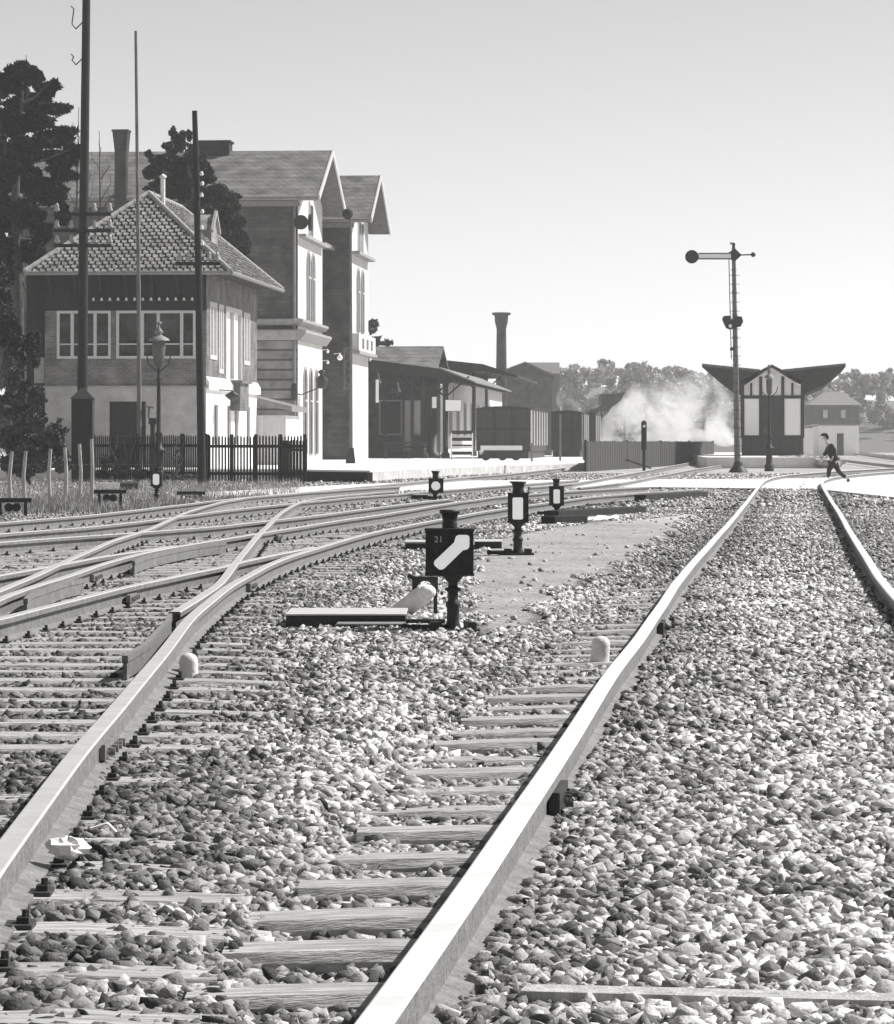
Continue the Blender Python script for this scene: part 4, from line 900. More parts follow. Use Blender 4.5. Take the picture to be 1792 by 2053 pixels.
# ------------------------------------------------------------------ coal shed in the steam
D = 330; s = F/D; z_ = lambda y: H+(Y0-y)/s; t = thing('coaling_shed',((1225-X0)/F*D,D,0),'dark coaling shed with stepped roofs rising out of the steam','shed')
X = lambda x: (x-1225)/s
mb = MB(); mb.box(X(1205),X(1250),0,5,z_(812),z_(790)); mb.box(X(1240),X(1258),.5,4,z_(800),z_(787)); mb.build('upper_body','wagon',t)
mb = MB(); mb.prism([(X(1178),-1,z_(822)),(X(1230),-1,z_(808)),(X(1262),-1,z_(812)),(X(1262),-1,z_(822)),(X(1230),-1,z_(826))],(0,6,0)); mb.build('lower_roof','roofdark',t)
mb = MB(); mb.box(X(1185),X(1200),0,4,0,z_(822)); mb.box(X(1250),X(1254),0,.3,0,z_(812)); mb.box(X(1204),X(1208),0,.3,0,z_(812)); mb.build('support','pole',t)
# ------------------------------------------------------------------ island platform + butterfly roof building
a_ = Wp(1417,0,165); b_x = (1650-X0)/F*165
mb = MB(); mb.prism([(a_.x,165,-.1),(b_x,165,-.1),(b_x+3,250,-.1),(a_.x+4,250,-.1)],(0,0,.62)); tag(mb.build('island_platform','platform'), kind='structure', label='white edged end of the island platform')
D = 186; s = F/D; z_ = lambda y: H+(Y0-y)/s; X = lambda x: (x-1548)/s
t = thing('shelter_building',((1548-X0)/F*D,D,.52),'half-timbered platform shelter under a wide dark butterfly roof','platform shelter',rz=-math.atan((1548-X0)/F)-.004)
zo = .52; Z = lambda y: z_(y)-zo
mb = MB(); zt = Z(795); zb_ = Z(876); Ld = 14
mb.box(X(1487),X(1610),0,Ld,-.1,zb_); mb.build('plinth','wagon',t)
mb = MB(); mb.box(X(1489),X(1608),.04,Ld,zb_,zt); mb.prism([(X(1489),.04,zt),(X(1608),.04,zt),(X(1608),.04,Z(775)),(X(1546),.04,Z(736)),(X(1489),.04,Z(775))],(0,Ld,0)); mb.build('infill_wall','infill',t)
tm = MB()
for (xa,xb,ya,yb) in ((1485,1492,765,876),(1605,1612,765,876),(1522,1528,755,876),(1566,1572,755,876),(1485,1612,793,799),(1485,1612,873,878),(1504,1508,768,793),(1586,1590,768,793)):
    tm.box(X(xa),X(xb),-.03,.039,Z(yb),Z(ya))
tm.build('timber_frame','timber',t)
dr = MB(); dr.box(X(1528.2),X(1565.8),-.01,.035,Z(876),Z(799)); d_ = dr.build('door','wagon',t)
g_ = MB(); g_.box(X(1530),X(1537),-.02,-.011,Z(870),Z(806)); g_.build('glazing','glass',d_)
for (xa,xb) in ((1493,1521),(1574,1604)):
    w_ = MB(); w_.box(X(xa),X(xb),-.005,.036,Z(872.5),Z(799.5)); w_.build('white_panel','white',t)
# butterfly roof: wings fall from the outer tips towards the body
for sg in (-1,1):
    tip = X(1408) if sg < 0 else X(1694); inn = X(1524) if sg < 0 else X(1569); low = X(1484) if sg < 0 else X(1612)
    rf = MB(); rf.prism([(tip,-.6,Z(731)),(inn,-.6,Z(743)),(low,-.6,Z(765)),(low,-.6,Z(789)),(X(1452) if sg < 0 else X(1652),-.6,Z(773)),(tip,-.6,Z(736))][::1],(0,Ld+1.5,0)); rf.build('roof_wing','roofdark',t)
    ed = MB(); ed.prism([(tip,-.66,Z(729)),(inn,-.66,Z(741)),(inn,-.66,Z(746)),(tip,-.66,Z(734))],(0,.05,0)); ed.build('fascia','soffit',t)
for sg in (-1,1):
    mb = MB(); e_ = X(1520) if sg < 0 else X(1574); mb.prism([(X(1547),-.7,Z(731)),(e_,-.7,Z(745)),(e_,-.7,Z(751)),(X(1547),-.7,Z(737))],(0,Ld+1.4,0)); mb.build('ridge_roof','roofdark',t)
# rubble in front of the shelter
for k in range(9):
    x_ = 1565+k*13; D = 172-k; p = Vector(((x_-X0)/F*D, D, .3)); crumple('rubble_pile', p, .38+.12*random.random(), 20+k, 'dirtgrass', ['rubble'][0]+' heap '+['by the lamp foot','left of the shelter door','under the shelter plinth','right of the shelter door','below the right white panel','at the shelter corner','just right of the shelter','left behind the figure','behind the running figure'][k], 'rubble', (1.4,1,.6))

# ------------------------------------------------------------------ hazy house on the right
D = 420; s = F/D; z_ = lambda y: H+(Y0-y)/s; X = lambda x: (x-1680)/s
t = thing('villa',((1680-X0)/F*D,D,0),'pale hazy house with a hipped roof and balcony at the right edge','house')
mb = MB(); mb.box(X(1628),X(1722),0,8,0,z_(812)); mb.build('wall','wall_brick',t)
mb = MB(); mb.add([(X(1618),-.5,z_(812)),(X(1728),-.5,z_(812)),(X(1728),9,z_(812)),(X(1618),9,z_(812)),(X(1660),3,z_(784)),(X(1694),3,z_(784))],[(0,1,5,4),(1,2,5),(2,3,4,5),(3,0,4),(3,2,1,0)]); mb.build('roof','zinc',t)
mb = MB(); mb.box(X(1664),X(1672),3,4,z_(800),z_(778)); mb.build('chimney','stucco',t)
for xx_ in (1650,1686):
    mb = MB(); mb.box(X(xx_),X(xx_+9),-.05,0,z_(838),z_(822)); mb.build('window','frame',t)
D = 330; s = F/D; z_ = lambda y: H+(Y0-y)/s; X = lambda x: (x-1680)/s
t = thing('white_shed',((1680-X0)/F*D,D,0),'low white flat-roofed building behind the running figure','shed')
mb = MB(); mb.box(X(1642),X(1722),0,6,0,z_(853)); mb.build('wall','whitewash',t)
mb = MB(); mb.box(X(1640),X(1724),-.2,6.2,z_(853)+.002,z_(850)); mb.build('roof','zinc',t)
mb = MB(); mb.box(X(1678),X(1691),-.06,0,0,z_(869)); mb.build('door','wagon',t)
t = thing('white_shed',((1622-X0)/F*300,300,0),'small white shed with sloping roof between the shelter and the flat-roofed building','shed')
s = F/300; X = lambda x: (x-1622)/s; z_ = lambda y: H+(Y0-y)/s
mb = MB(); mb.box(X(1612),X(1630),0,5,0,z_(858)); mb.build('wall','whitewash',t)
mb = MB(); mb.prism([(X(1610),-.3,z_(856)),(X(1645),-.3,z_(850)),(X(1645),-.3,z_(853)),(X(1610),-.3,z_(859))],(0,5.5,0)); mb.build('roof','zinc',t)

# ------------------------------------------------------------------ semaphore signal
D = F*H/(948-Y0); s = F/D; z_ = lambda y: H+(Y0-y)/s; X = lambda x: (x-1480)/s
t = thing('semaphore_signal',((1480-X0)/F*D,D,0),'tall semaphore signal mast with a white arm and black disc pointing left','semaphore signal')
mb = MB(); xa = lambda y: -.02+(X(1470.5)-(-.02))*(948-y)/(948-497)
for k in range(10):
    y0_, y1_ = 948-45.1*k, 948-45.1*(k+1); mb.cyl((xa(y0_),0,z_(y0_)),(xa(y1_),0,z_(y1_)),.135-.0055*k,.135-.0055*(k+1),10)
    mb.lathe([(.15-.005*k,0),(.15-.005*k,.05)],(xa(y0_),0,z_(y0_)),10)
mb.build('mast','polepale',t)
mb = MB(); mb.lathe([(.06,0),(.06,.12),(.09,.14),(.02,.22)],(xa(497),0,z_(497)),10); mb.tube([(xa(497),0,z_(491)),(xa(497)-.1,0,z_(486)),(xa(497)-.13,0,z_(490))],.025); mb.build('finial','iron',t)
arm = MB(); z0,z1 = z_(521),z_(507.5)
arm.box(X(1399),X(1464),-.30,-.25,z1-.05,z1); arm.box(X(1399),X(1464),-.30,-.25,z0,z0+.05); am = arm.build('arm','soffit',t)
mb = MB(); mb.box(X(1399),X(1464),-.285,-.262,z0+.05,z1-.05); mb.build('arm_panel','white',am)
mb = MB(); mb.cyl((X(1386),-.24,z_(515.5)),(X(1386),-.32,z_(515.5)),.27,.27,28,sm=False); mb.build('disc','black',am)
mb = MB(); c = (X(1473),-.2,z_(512)); mb.prism([(c[0]-.28,-.24,c[2]+.1),(c[0],-.24,c[2]+.26),(c[0]+.26,-.24,c[2]),(c[0],-.24,c[2]-.24),(c[0]-.28,-.24,c[2]-.15)],(0,.1,0)); mb.build('pivot_plate','iron',t)
mb = MB(); mb.cyl((c[0],-.2,z_(512)),(X(1508),-.2,z_(511)),.028); mb.sphere((X(1509),-.2,z_(511)),.10,8); mb.build('counterweight','iron',t)
mb = MB(); pts = [(1447,640),(1450,634),(1460,633),(1468,637),(1476,634),(1486,635),(1489,645),(1484,655),(1474,657),(1462,661),(1455,658),(1450,648)]
mb.prism([(X(p),-.22,z_(q)) for p,q in pts],(0,.16,0)); mb.build('spectacle','iron',t)
for (p,q,r_) in ((1463,654,.07),(1466,638,.05)):
    mb = MB(); mb.cyl((X(p),-.24,z_(q)),(X(p),-.221,z_(q)),r_,r_,14,sm=False); mb.build('lens','white',t)
mb = MB(); mb.cyl((X(1463),-.1,z_(700)),(X(1472),-.1,z_(700)),.06); mb.build('wire_pulley','iron',t)
mb = MB(); mb.cyl((xa(700)-.17,-.05,z_(720)),(xa(520)-.2,-.05,z_(520)),.018); mb.build('signal_wire','iron',t)
mb = MB(); mb.lathe([(.42,-.05),(.36,.10),(.22,.25),(.16,.45)],n=14); mb.build('foot','iron',t)
mb = MB()
for k in range(22): mb.bar((xa(940-k*18)-.2,-.15,z_(930-k*18)),(xa(940-k*18)+.2,-.15,z_(930-k*18)),.02,.02)
mb.build('ladder_rung','iron',t)

# ------------------------------------------------------------------ lamp in front of the shelter / gas lamp on the left
def gaslamp(D, x, ytop, ybrim, ycol, ybase, brim, lab, grp='ornate gas lamps'):
    s = F/D; z_ = lambda y: H+(Y0-y)/s; t = thing('gas_lamp',((x-X0)/F*D,D,0),lab,'gas lamp',grp)
    zb_, zt, zc = z_(ybrim), z_(ytop), z_(ycol)
    mb = MB(); mb.lathe([(.20,0),(.20,.25),(.14,.32),(.13,.9),(.20,.96),(.20,1.0),(.11,1.08),(.09,1.4),(.13,1.44),(.07,1.55),(.055,zc-.4),(.08,zc-.35),(.05,zc-.28),(.05,zc)],n=12); mb.build('post','iron',t)
    mb = MB(); h = zb_-zc; mb.lathe([(.05,zc),(.12,zc+h*.15),(brim*.55,zc+h*.45),(brim*.62,zc+h*.8),(brim*.55,zb_-.02)],n=10)
    mb.build('cage','soffit',t)
    gl = MB(); gl.lathe([(brim*.2,zc+h*.25),(brim*.35,zc+h*.5),(brim*.30,zb_-.03)],n=10); 
    mb = MB(); mb.lathe([(brim,zb_),(brim*.9,zb_+.06),(brim*.45,zb_+.14),(brim*.2,zb_+.18),(brim*.4,zb_+.24),(brim*.38,zb_+.28),(brim*.12,zb_+.40),(.03,zb_+.45),(brim*.3,zb_+.52),(brim*.26,zb_+.56),(.02,zt)],n=14); mb.build('hood','zinc',t)
    mb = MB(); mb.sphere((0,0,zc+h*.15),.0,4) if False else mb.tube([(.05,0,zc-.1),(.3,0,zc+.12),(.36,0,zc+h*.5)],.02,6); mb.tube([(-.05,0,zc-.1),(-.3,0,zc+.12),(-.36,0,zc+h*.5)],.02,6); mb.build('scroll_arm','iron',t)
    return t
gaslamp(104, 318, 648, 683, 738, 969, .33, 'ornate gas lamp standing before the signal box, with a pale hood')
gaslamp(147, 1542, 741, 758, 792, 945, .22, 'dark gas lamp standing in front of the half-timbered shelter')

# lattice mast before the station
D = F*H/(946-Y0); s = F/D; z_ = lambda y: H+(Y0-y)/s; X = lambda x: (x-704)/s
t = thing('lamp_mast',((704-X0)/F*D,D,0),'tall slender lattice lamp mast with a round top in front of the station','lamp mast')
mb = MB(); mb.cyl((0,0,0),(-.02,0,z_(440)),.075,.05,10); mb.build('pole','polepale',t)
mb = MB(); mb.lathe([(.1,z_(440)),(.22,z_(432)),(.22,z_(424)),(.1,z_(419))],(-.15,0,0),12); mb.build('lamp_head','roofdark',t)
mb = MB(); mb.bar((X(690),0,z_(780)),(X(690),0,z_(700)),.06,.06); mb.bar((X(690),0,z_(700)),(0,0,z_(696)),.05,.05); mb.bar((X(690),0,z_(780)),(0,0,z_(778)),.05,.05)
for k in range(5):
    ya, yb = 778-k*16, 778-(k+1)*16; mb.bar((X(690),0,z_(ya)),(0,0,z_(yb)),.03,.03) if k%2 else mb.bar((0,0,z_(ya)),(X(690),0,z_(yb)),.03,.03)
mb.build('lattice','polepale',t)
mb = MB(); mb.prism([(-.28,-.1,0),(-.16,-.1,0),(-.05,-.1,.22),(.08,-.1,0),(.2,-.1,0),(.16,-.1,.5),(.1,-.1,1.0),(-.1,-.1,1.0),(-.22,-.1,.5)],(0,.25,0)); mb.build('foot','iron',t)

# ------------------------------------------------------------------ timber poles on the left
def pole(name, D, pts, r0, r1, lab, matn='pole', arms=(), insul=(), cap=None):
    s = F/D; x_b, y_b = pts[0]; t = thing(name,((x_b-X0)/F*D,D,0),lab,'utility pole','timber poles beside the signal box'); z_ = lambda y: H+(Y0-y)/s; X = lambda x: (x-x_b)/s
    mb = MB(); n = len(pts); P = [(X(p),0,max(0,z_(q)) if k else 0) for k,(p,q) in enumerate(pts)]
    mb.tube(P, [r0+(r1-r0)*k/(n-1) for k in range(n)], 12); mb.build('shaft',matn,t)
    for (xa,xb,y) in arms:
        a_ = MB(); a_.box(X(xa),X(xb),-.18,-.08,z_(y)-.05,z_(y)+.05); ao = a_.build('crossarm','pole',t)
        for q in insul:
            if X(xa)-.1 <= X(q) <= X(xb)+.1:
                i_ = MB(); i_.cyl((X(q),-.13,z_(y)+.05),(X(q),-.13,z_(y)+.12),.015); i_.lathe([(.075,.0),(.085,.05),(.05,.10),(.06,.16),(.05,.2),(.015,.24)],(X(q),-.13,z_(y)+.10),10); i_.build('insulator','porcelain',ao)
    return t
t = pole('telegraph_pole',106,[(163,970),(165,780),(167,500),(170,250),(173,0),(174,-120)],.17,.11,'thick dark telegraph pole with three crossarms, leftmost and rising out of the picture',arms=((110,223,430),(109,224,463),(110,224,493)),insul=(115,144,190,221))
s = F/106; mb = MB()
for (xa,y0_,y1_) in ((154,12,58),(154,108,130)):
    P = [((xa-12-163)/s+.0,0,H+(Y0-y0_)/s),((xa-6-163)/s,0,H+(Y0-(y0_+6))/s),((xa-10-163)/s,0,H+(Y0-(y1_-10))/s),((xa-2-163)/s,0,H+(Y0-y1_)/s),((xa+12-163)/s,0,H+(Y0-(y1_-14))/s)]; mb.tube(P,.02,6)
mb.build('wire_hook','iron',t)
pole('flag_pole',111,[(281,975),(279,850),(278,600),(275,330),(272,62)],.085,.045,'slim timber pole in the middle of the three before the signal box',matn='polepale')
mb = MB()
t = pole('telegraph_pole',F*H/(972-Y0),[(405,972),(402,800),(398,560),(393,330),(390,222)],.125,.075,'dark pole right of the gas lamp standing at the picket fence',matn='pole',arms=((352,442,529),),insul=(360,378,420,436))
s = F/t.location.y; 
for k,y in enumerate((352,372,395,428,460,492)):
    mb = MB(); mb.lathe([(.05,0),(.06,.05),(.03,.12)],((397-405)/s+(.12 if k%2 else .1),-.05,H+(Y0-y)/s),8)
    mb.build('insulator','whitem',t)
# cabinet at the foot of the first pole
D = 104.5; s = F/D; t = thing('switch_cabinet',((166-X0)/F*D,D,0),'tall dark cabinet with a pointed roof at the foot of the leftmost pole','cabinet')
mb = MB(); mb.box(-21/s,21/s,-.3,.3,0,H+(Y0-800)/s); mb.build('body','picket',t)
mb = MB(); zt = H+(Y0-800)/s; mb.add([(-24/s,-.35,zt),(24/s,-.35,zt),(24/s,.35,zt),(-24/s,.35,zt),(-.05,0,zt+22/s),(.05,0,zt+22/s)],[(0,1,5,4),(1,2,5),(2,3,4,5),(3,0,4),(3,2,1,0)]); mb.build('roof','picket',t)

# ------------------------------------------------------------------ picket fence
def picket(p0, p1, h, lab, gap=.105, nposts=4):
    t = thing('picket_fence', p0, lab, 'picket fence','picket fences in front of the signal box'); d = p1-p0; L = d.length; e = d/L; n_ = Vector((-e.y,e.x,0)); mb = MB()
    k = 0; s_ = 0
    while s_ < L:
        hh = h+random.uniform(-.02,.02); a_ = e*s_; b_ = e*(s_+.05); c_ = e*(s_+.025)
        mb.prism([a_+Vector((0,0,.06)),b_+Vector((0,0,.06)),b_+Vector((0,0,hh-.05)),c_+Vector((0,0,hh)),a_+Vector((0,0,hh-.05))],-n_*.022); s_ += gap
    mb.build('pickets','picket',t)
    for z in (.28,h-.32):
        r_ = MB(); r_.bar(n_*.03+Vector((0,0,z)), d+n_*.03+Vector((0,0,z)), .05,.09); r_.build('rail','picket',t)
    for k in range(nposts+1):
        p = e*(L*k/nposts)+n_*.1; r_ = MB(); r_.box(p.x-.055,p.x+.055,p.y-.055,p.y+.055,0,h+.04); r_.build('post','picket',t)
    return t
pA = Gp(608,969); pB = Vector(((413-X0)/F*105,105,0)); pC = Vector(((182-X0)/F*109,109,0))
picket(pB,pA,1.42,'dark picket fence before the sunlit end of the signal box',nposts=4)
picket(pC,pB-Vector((.1,0,0)),1.44,'shaded picket fence before the grey signal box wall, left of the pole',nposts=5)
pD = Vector(((560-X0)/F*112,112,0)); picket(pD,Vector(((612-X0)/F*112,112,0)),1.3,'short picket gate behind the right end of the fence',nposts=1)
# hedge row behind the fence on the left
def foliage(name, clumps, n, size, matn, parent=None, elong=1.6):
    per = np.array([c[1][0]*c[1][1]*c[1][2] for c in clumps])**(2/3); per = per/per.sum(); P = []
    for (c, r), f in zip(clumps, per):
        k = max(4,int(n*f)); v = rng.normal(size=(k,3)); v /= np.linalg.norm(v,axis=1)[:,None]; rad = rng.random(k)**.42; P.append(np.array(c)+v*rad[:,None]*np.array(r))
    P = np.concatenate(P); k = len(P); Rm = rot(k); sz = size*(.6+.8*rng.random(k)); q = np.array([[-.5,0,0],[0,-.28,0],[.5,0,0],[0,.28,0]])*np.array([elong,1.5,1])
    V = np.einsum('nij,kj->nki', Rm, q)*sz[:,None,None]+P[:,None,:]
    me_o = np_mesh(name, V.reshape(-1,3), np.arange(k*4).reshape(-1,4), [matn])
    if parent: me_o.parent = parent
    return me_o
def ragged(cl, k=8, f=.46):
    o = []
    for c, r_ in cl:
        o.append((c, tuple(q*.76 for q in r_)))
        for _ in range(k):
            v = Vector((random.gauss(0,1),random.gauss(0,1),random.gauss(0,1))).normalized()*random.uniform(.45,1.02); m_ = f*random.uniform(.35,1.1)
            o.append(((c[0]+v.x*r_[0],c[1]+v.y*r_[1],c[2]+v.z*r_[2]), (r_[0]*m_*1.25,r_[1]*m_,r_[2]*m_*.8)))
    return o
def clumps_px(lst, D, base, dy=1.0):
    s = F/D; return [(((x-X0)/F*D-base.x, random.uniform(-dy,dy), H+(Y0-y)/s), (rx_/s, max(rx_,ry_)/s*.9, ry_/s)) for x,y,rx_,ry_ in lst]
# pine
D = 130; b = Vector(((30-X0)/F*D,D,0)); t = thing('pine_tree',b,'big dark pine tree with spreading boughs at the upper left edge','tree')
s = F/D; X = lambda x: (x-30)/s; z_ = lambda y: H+(Y0-y)/s
pl = [(20,165,32,32),(60,150,28,26),(85,175,24,24),(50,200,45,25),(95,165,14,14),(120,222,28,12),(90,215,30,16),(60,245,50,26),(20,240,40,40),(130,232,18,9),(100,275,40,22),(50,300,55,40),(140,275,24,14),(110,310,45,22),(150,300,20,14),(20,340,45,45),(70,370,50,30),(120,345,30,18),(15,430,35,55),(60,430,40,35),(100,400,30,22),(20,540,22,60),(55,500,26,40),(95,470,24,30),(130,400,22,18),(135,440,20,24),(-20,300,60,120),(-20,480,40,100)]
foliage('crown', ragged(clumps_px([(a,b_,c*.92,d*.86) for a,b_,c,d in pl],D,b,2.2),9,.5), 95000, .125, 'needles', t, 2.2)
mb = MB(); mb.tube([(X(38),0,0),(X(36),0,z_(650)),(X(30),0,z_(400)),(X(45),0,z_(180))],[.28,.22,.16,.05],10); mb.build('trunk','bark',t)
for (xa,ya,xb,yb) in ((32,420,120,390),(34,330,140,300),(36,260,125,230),(40,210,95,170),(34,480,100,470),(30,520,60,600)):
    mb = MB(); mb.tube([(X(xa),0,z_(ya)),(X((xa+xb)/2),.1,z_((ya+yb)/2+6)),(X(xb),0,z_(yb))],[.08,.05,.02],6)
    mb.build('bough','bark',t)
# ivy clad / leafy tree behind the third pole
D = 143; b = Vector(((390-X0)/F*D,D,0)); t = thing('leafy_tree',b,'dark leafy tree between the signal box roof and the station','tree')
pl = [(340,300,14,18),(362,285,16,22),(318,320,20,16),(300,345,18,20),(350,330,32,26),(385,320,24,30),(400,350,30,26),(370,380,40,34),(330,375,36,30),(420,395,34,30),(450,430,34,34),(405,430,38,30),(470,480,24,30),(430,470,30,26),(490,500,14,26),(460,400,22,26),(345,265,7,14),(380,275,6,12),(300,310,8,10),(350,440,50,40),(420,520,70,40)]
foliage('crown', ragged(clumps_px(pl,D,b,.8),9,.5), 52000, .11, 'leaves', t, 1.3)
mb = MB(); s = F/D; mb.tube([(0,0,0),(.05,0,H+(Y0-560)/s),(-.1,0,H+(Y0-380)/s),(-.4,0,H+(Y0-290)/s)],[.24,.18,.1,.03],8); mb.build('trunk','bark',t)
# bare saplings
def bare(x, ytop, ybase, D, lab, seed):
    r = random.Random(seed); s = F/D; t = thing('bare_tree',((x-X0)/F*D,D,0),lab,'tree','bare saplings behind the signal box'); mb = MB(); zt = H+(Y0-ytop)/s; zb_ = 0
    lean = (x%7-3)*.12
    mb.tube([(0,0,0),(lean*.5,0,zt*.6),(lean,0,zt)],[.09,.05,.012],6)
    for k in range(16):
        f_ = .45+.5*k/16; z = zt*f_; a_ = r.uniform(0,6.28); L = (1-f_)*3.2+.3; p0 = Vector((lean*f_,0,z)); p1 = p0+Vector((math.cos(a_)*L*.5,math.sin(a_)*L*.5,L*.7)); mb.tube([p0,p1,p1+Vector((r.uniform(-.2,.2),0,L*.4))],[.022,.014,.006],5)
    mb.build('branches','bark',t)
bare(205,262,0,134,'thin bare sapling rising between the thick pole and the tall chimney',1); bare(145,215,0,133,'thin bare sapling in front of the pine boughs left of the thick pole',2); bare(40,110,0,136,'bare twigs sticking out above the pine top',3)
# shrubs
def shrub(x, D, lst, n, size, matn, lab, name='bush'):
    b = Vector(((x-X0)/F*D,D,0)); t = thing(name,b,lab,'bush','bushes by the signal box'); foliage('foliage', ragged(clumps_px(lst,D,b,.5),6,.45), n, size, matn, t)
    mb = MB(); 
    for k in range(4): mb.tube([(0,0,0),(random.uniform(-.4,.4),random.uniform(-.2,.2),.7),(random.uniform(-.8,.8),0,1.3)],[.03,.02,.01],5)
    mb.build('stem','bark',t)
shrub(60,98,[(20,820,30,30),(60,840,35,30),(20,880,40,35),(70,890,45,30),(110,870,30,30),(110,910,30,30),(30,930,40,25),(80,930,40,25),(130,930,18,22),(20,760,20,40),(70,790,22,24)],20000,.07,'leaves2','tangled grey-leaved bush behind the stake fence on the left')
shrub(20,110,[(10,640,26,60),(30,720,26,50),(60,690,14,40),(40,780,30,30),(0,560,20,60)],12000,.10,'leaves','dark ivy clad shrub under the pine at the left edge')
shrub(240,107,[(205,950,24,12),(245,945,24,14),(280,950,24,12),(215,925,14,16),(235,905,12,12)],3500,.07,'leaves2','low hedge plants behind the shaded picket fence')
shrub(345,104,[(330,955,16,6),(365,957,20,6),(395,956,16,6)],1200,.05,'leaves2','row of low plants at the foot of the picket fence')
shrub(770,200,[(745,655,8,18),(752,685,12,8),(775,688,8,5)],500,.25,'leaves2','scrap of pale foliage behind the second station wing')
# dry grass on the verge
n_ = 26000; gx = rng.random(n_)*620-20; gy = 962+ (rng.random(n_)**.9)*72; D_ = F*H/(gy-Y0); PX = (gx-X0)/F*D_; cl_ = smooth_noise(PX,D_,.8,61)+.4*smooth_noise(PX,D_,.25,62)
ok_ = (PX < rx('G1',D_)-.9) & (cl_ > .62); PX, D_ = PX[ok_], D_[ok_]; n_ = len(PX); hh_ = (.05+.16*rng.random(n_)); aa = rng.random(n_)*6.28; lx_ = rng.normal(size=n_)*.05; ly_ = rng.normal(size=n_)*.05
V = np.stack([np.stack([PX-np.cos(aa)*.012,D_-np.sin(aa)*.012,PX*0],-1), np.stack([PX+np.cos(aa)*.012,D_+np.sin(aa)*.012,PX*0],-1), np.stack([PX+lx_,D_+ly_,hh_],-1)],1).reshape(-1,3)
tag(np_mesh('dry_grass', V, np.arange(n_*3).reshape(-1,3), ['blade']), 'tufts of dry grass on the verge around the stakes and pulley stands', 'grass', kind='stuff')
# stake fence
t = thing('stake_fence', Gp(100,1000), 'row of pale rough stakes at the left edge in front of the bush', 'stake fence')
for k,(x_,yt,yb) in enumerate(((22,905,1006),(50,904,1010),(100,900,1012),(131,897,1004),(160,890,998),(184,880,960))):
    D = 69+k*1.2; s = F/D; p = Vector(((x_-X0)/F*D-t.location.x, D-t.location.y, 0)); zt = H+(Y0-yt)/s; mb = MB(); j = random.uniform(-.04,.04)
    mb.tube([(p.x,p.y,-.05),(p.x+j,p.y,zt*.5),(p.x-j*.5,p.y,zt)],[.045,.04,.035],7); mb.build('stake','stake',t)
mb = MB(); 
for k in range(2):
    z = .35+.35*k; mb.cyl((-2.2,4,z),(1.8,6,z),.006,.006,5)
mb.build('wire','iron',t)
# iron signal-wire stands
def stand(x0,x1,yt,yb,lab,extra=True):
    a_ = Gp(x0,yb); b_ = Gp(x1,yb); D = a_.y; s = F/D; t = thing('wire_pulley_stand',a_,lab,'pulley stand','signal wire pulley stands on the left'); W_ = b_.x-a_.x; zt = H+(Y0-yt)/s
    for q in (0,W_):
        mb = MB(); mb.box(q-.025,q+.025,-.03,.03,0,zt); mb.build('leg','iron',t)
    mb = MB(); mb.box(-.1,W_+.1,-.04,.04,zt-.05,zt+.02); mb.build('crossbar','iron',t)
    for q in (W_*.35,W_*.65):
        mb = MB(); mb.cyl((q,-.05,zt-.13),(q,.05,zt-.13),.07,.07,14); mb.build('pulley','iron',t)
    return t
stand(199,242,984,1020,'iron pulley stand with two legs below the low white trough'); stand(0,51,1001,1036,'black iron wire stand at the left edge below the stakes'); stand(364,402,987,1004,'small pulley stand near the dark pole right of the gas lamp')
p = Gp(230,985); t = thing('pipe_trough',p,'short white trough with a dark cylinder end lying before the picket fence','trough')
s = F/p.y; mb = MB(); mb.box((193-230)/s,(240-230)/s,-.15,.15,.06,.06+12/s); mb.build('trough','whitem',t); mb = MB(); mb.cyl(((238-230)/s,0,.06+6/s),((277-230)/s,0,.06+6/s),8/s,8/s,14); mb.build('cylinder','chair',t)
# signal-wire post stubs beside the gas lamp
p = Vector(((306-X0)/F*111,111,0)); t = thing('bell_post',p,'short dark post with a small capped top beside the gas lamp','post')
mb = MB(); zt = H+(Y0-835)/F*111; mb.cyl((0,0,0),(0,0,zt-.25),.08,.08,10); mb.box(-.12,.12,-.12,.12,zt-.25,zt-.05); mb.build('post','iron',t); mb = MB(); mb.obox((-.1,0,zt+.3),(.3,.2,.06),ry=.2); mb.cyl((-.12,0,zt-.05),(-.12,0,zt+.3),.04); mb.build('cap','zinc',t)

# ------------------------------------------------------------------ distant hill and woods
hx = np.linspace(-260,330,90); hy = np.linspace(430,900,40); HX,HY = np.meshgrid(hx,hy)
HZ = (smooth_noise(HX,HY*.6,55,12)*5+2.5)*np.clip((HY-430)/60,0,1)+np.clip((HY-520)/380,0,1)*8*(.6+.8*smooth_noise(HX,HY*0,120,14))-.05
i,j = np.meshgrid(np.arange(89),np.arange(39)); a = (j*90+i).ravel()
o = np_mesh('hill', np.stack([HX,HY,HZ],-1).reshape(-1,3), np.stack([a,a+1,a+91,a+90],-1), ['grass'], None, True); tag(o, kind='structure', label='low wooded hill behind the yard')
sky_line = [(1100,752),(1130,737),(1160,742),(1190,738),(1215,722),(1250,738),(1290,727),(1320,740),(1370,738),(1410,748),(1450,765),(1500,790),(1560,800),(1620,790),(1670,762),(1710,742),(1740,748),(1800,745),(1860,740)]
cl = []
for k in range(340):
    x_ = random.uniform(1085,1880); D = random.uniform(455,520); yt = np.interp(x_,[p[0] for p in sky_line],[p[1] for p in sky_line]); s = F/D; r_ = random.uniform(9,26)
    y_ = random.uniform(yt+r_*.8,880) if k%3 else yt+r_*1.0+random.uniform(-2,4)
    cl.append((((x_-X0)/F*D,D,H+(Y0-y_)/s),(r_/s,r_/s,r_/s*random.uniform(.8,1.3))))
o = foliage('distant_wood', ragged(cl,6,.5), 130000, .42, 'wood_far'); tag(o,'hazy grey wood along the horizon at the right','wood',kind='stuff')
cl = []
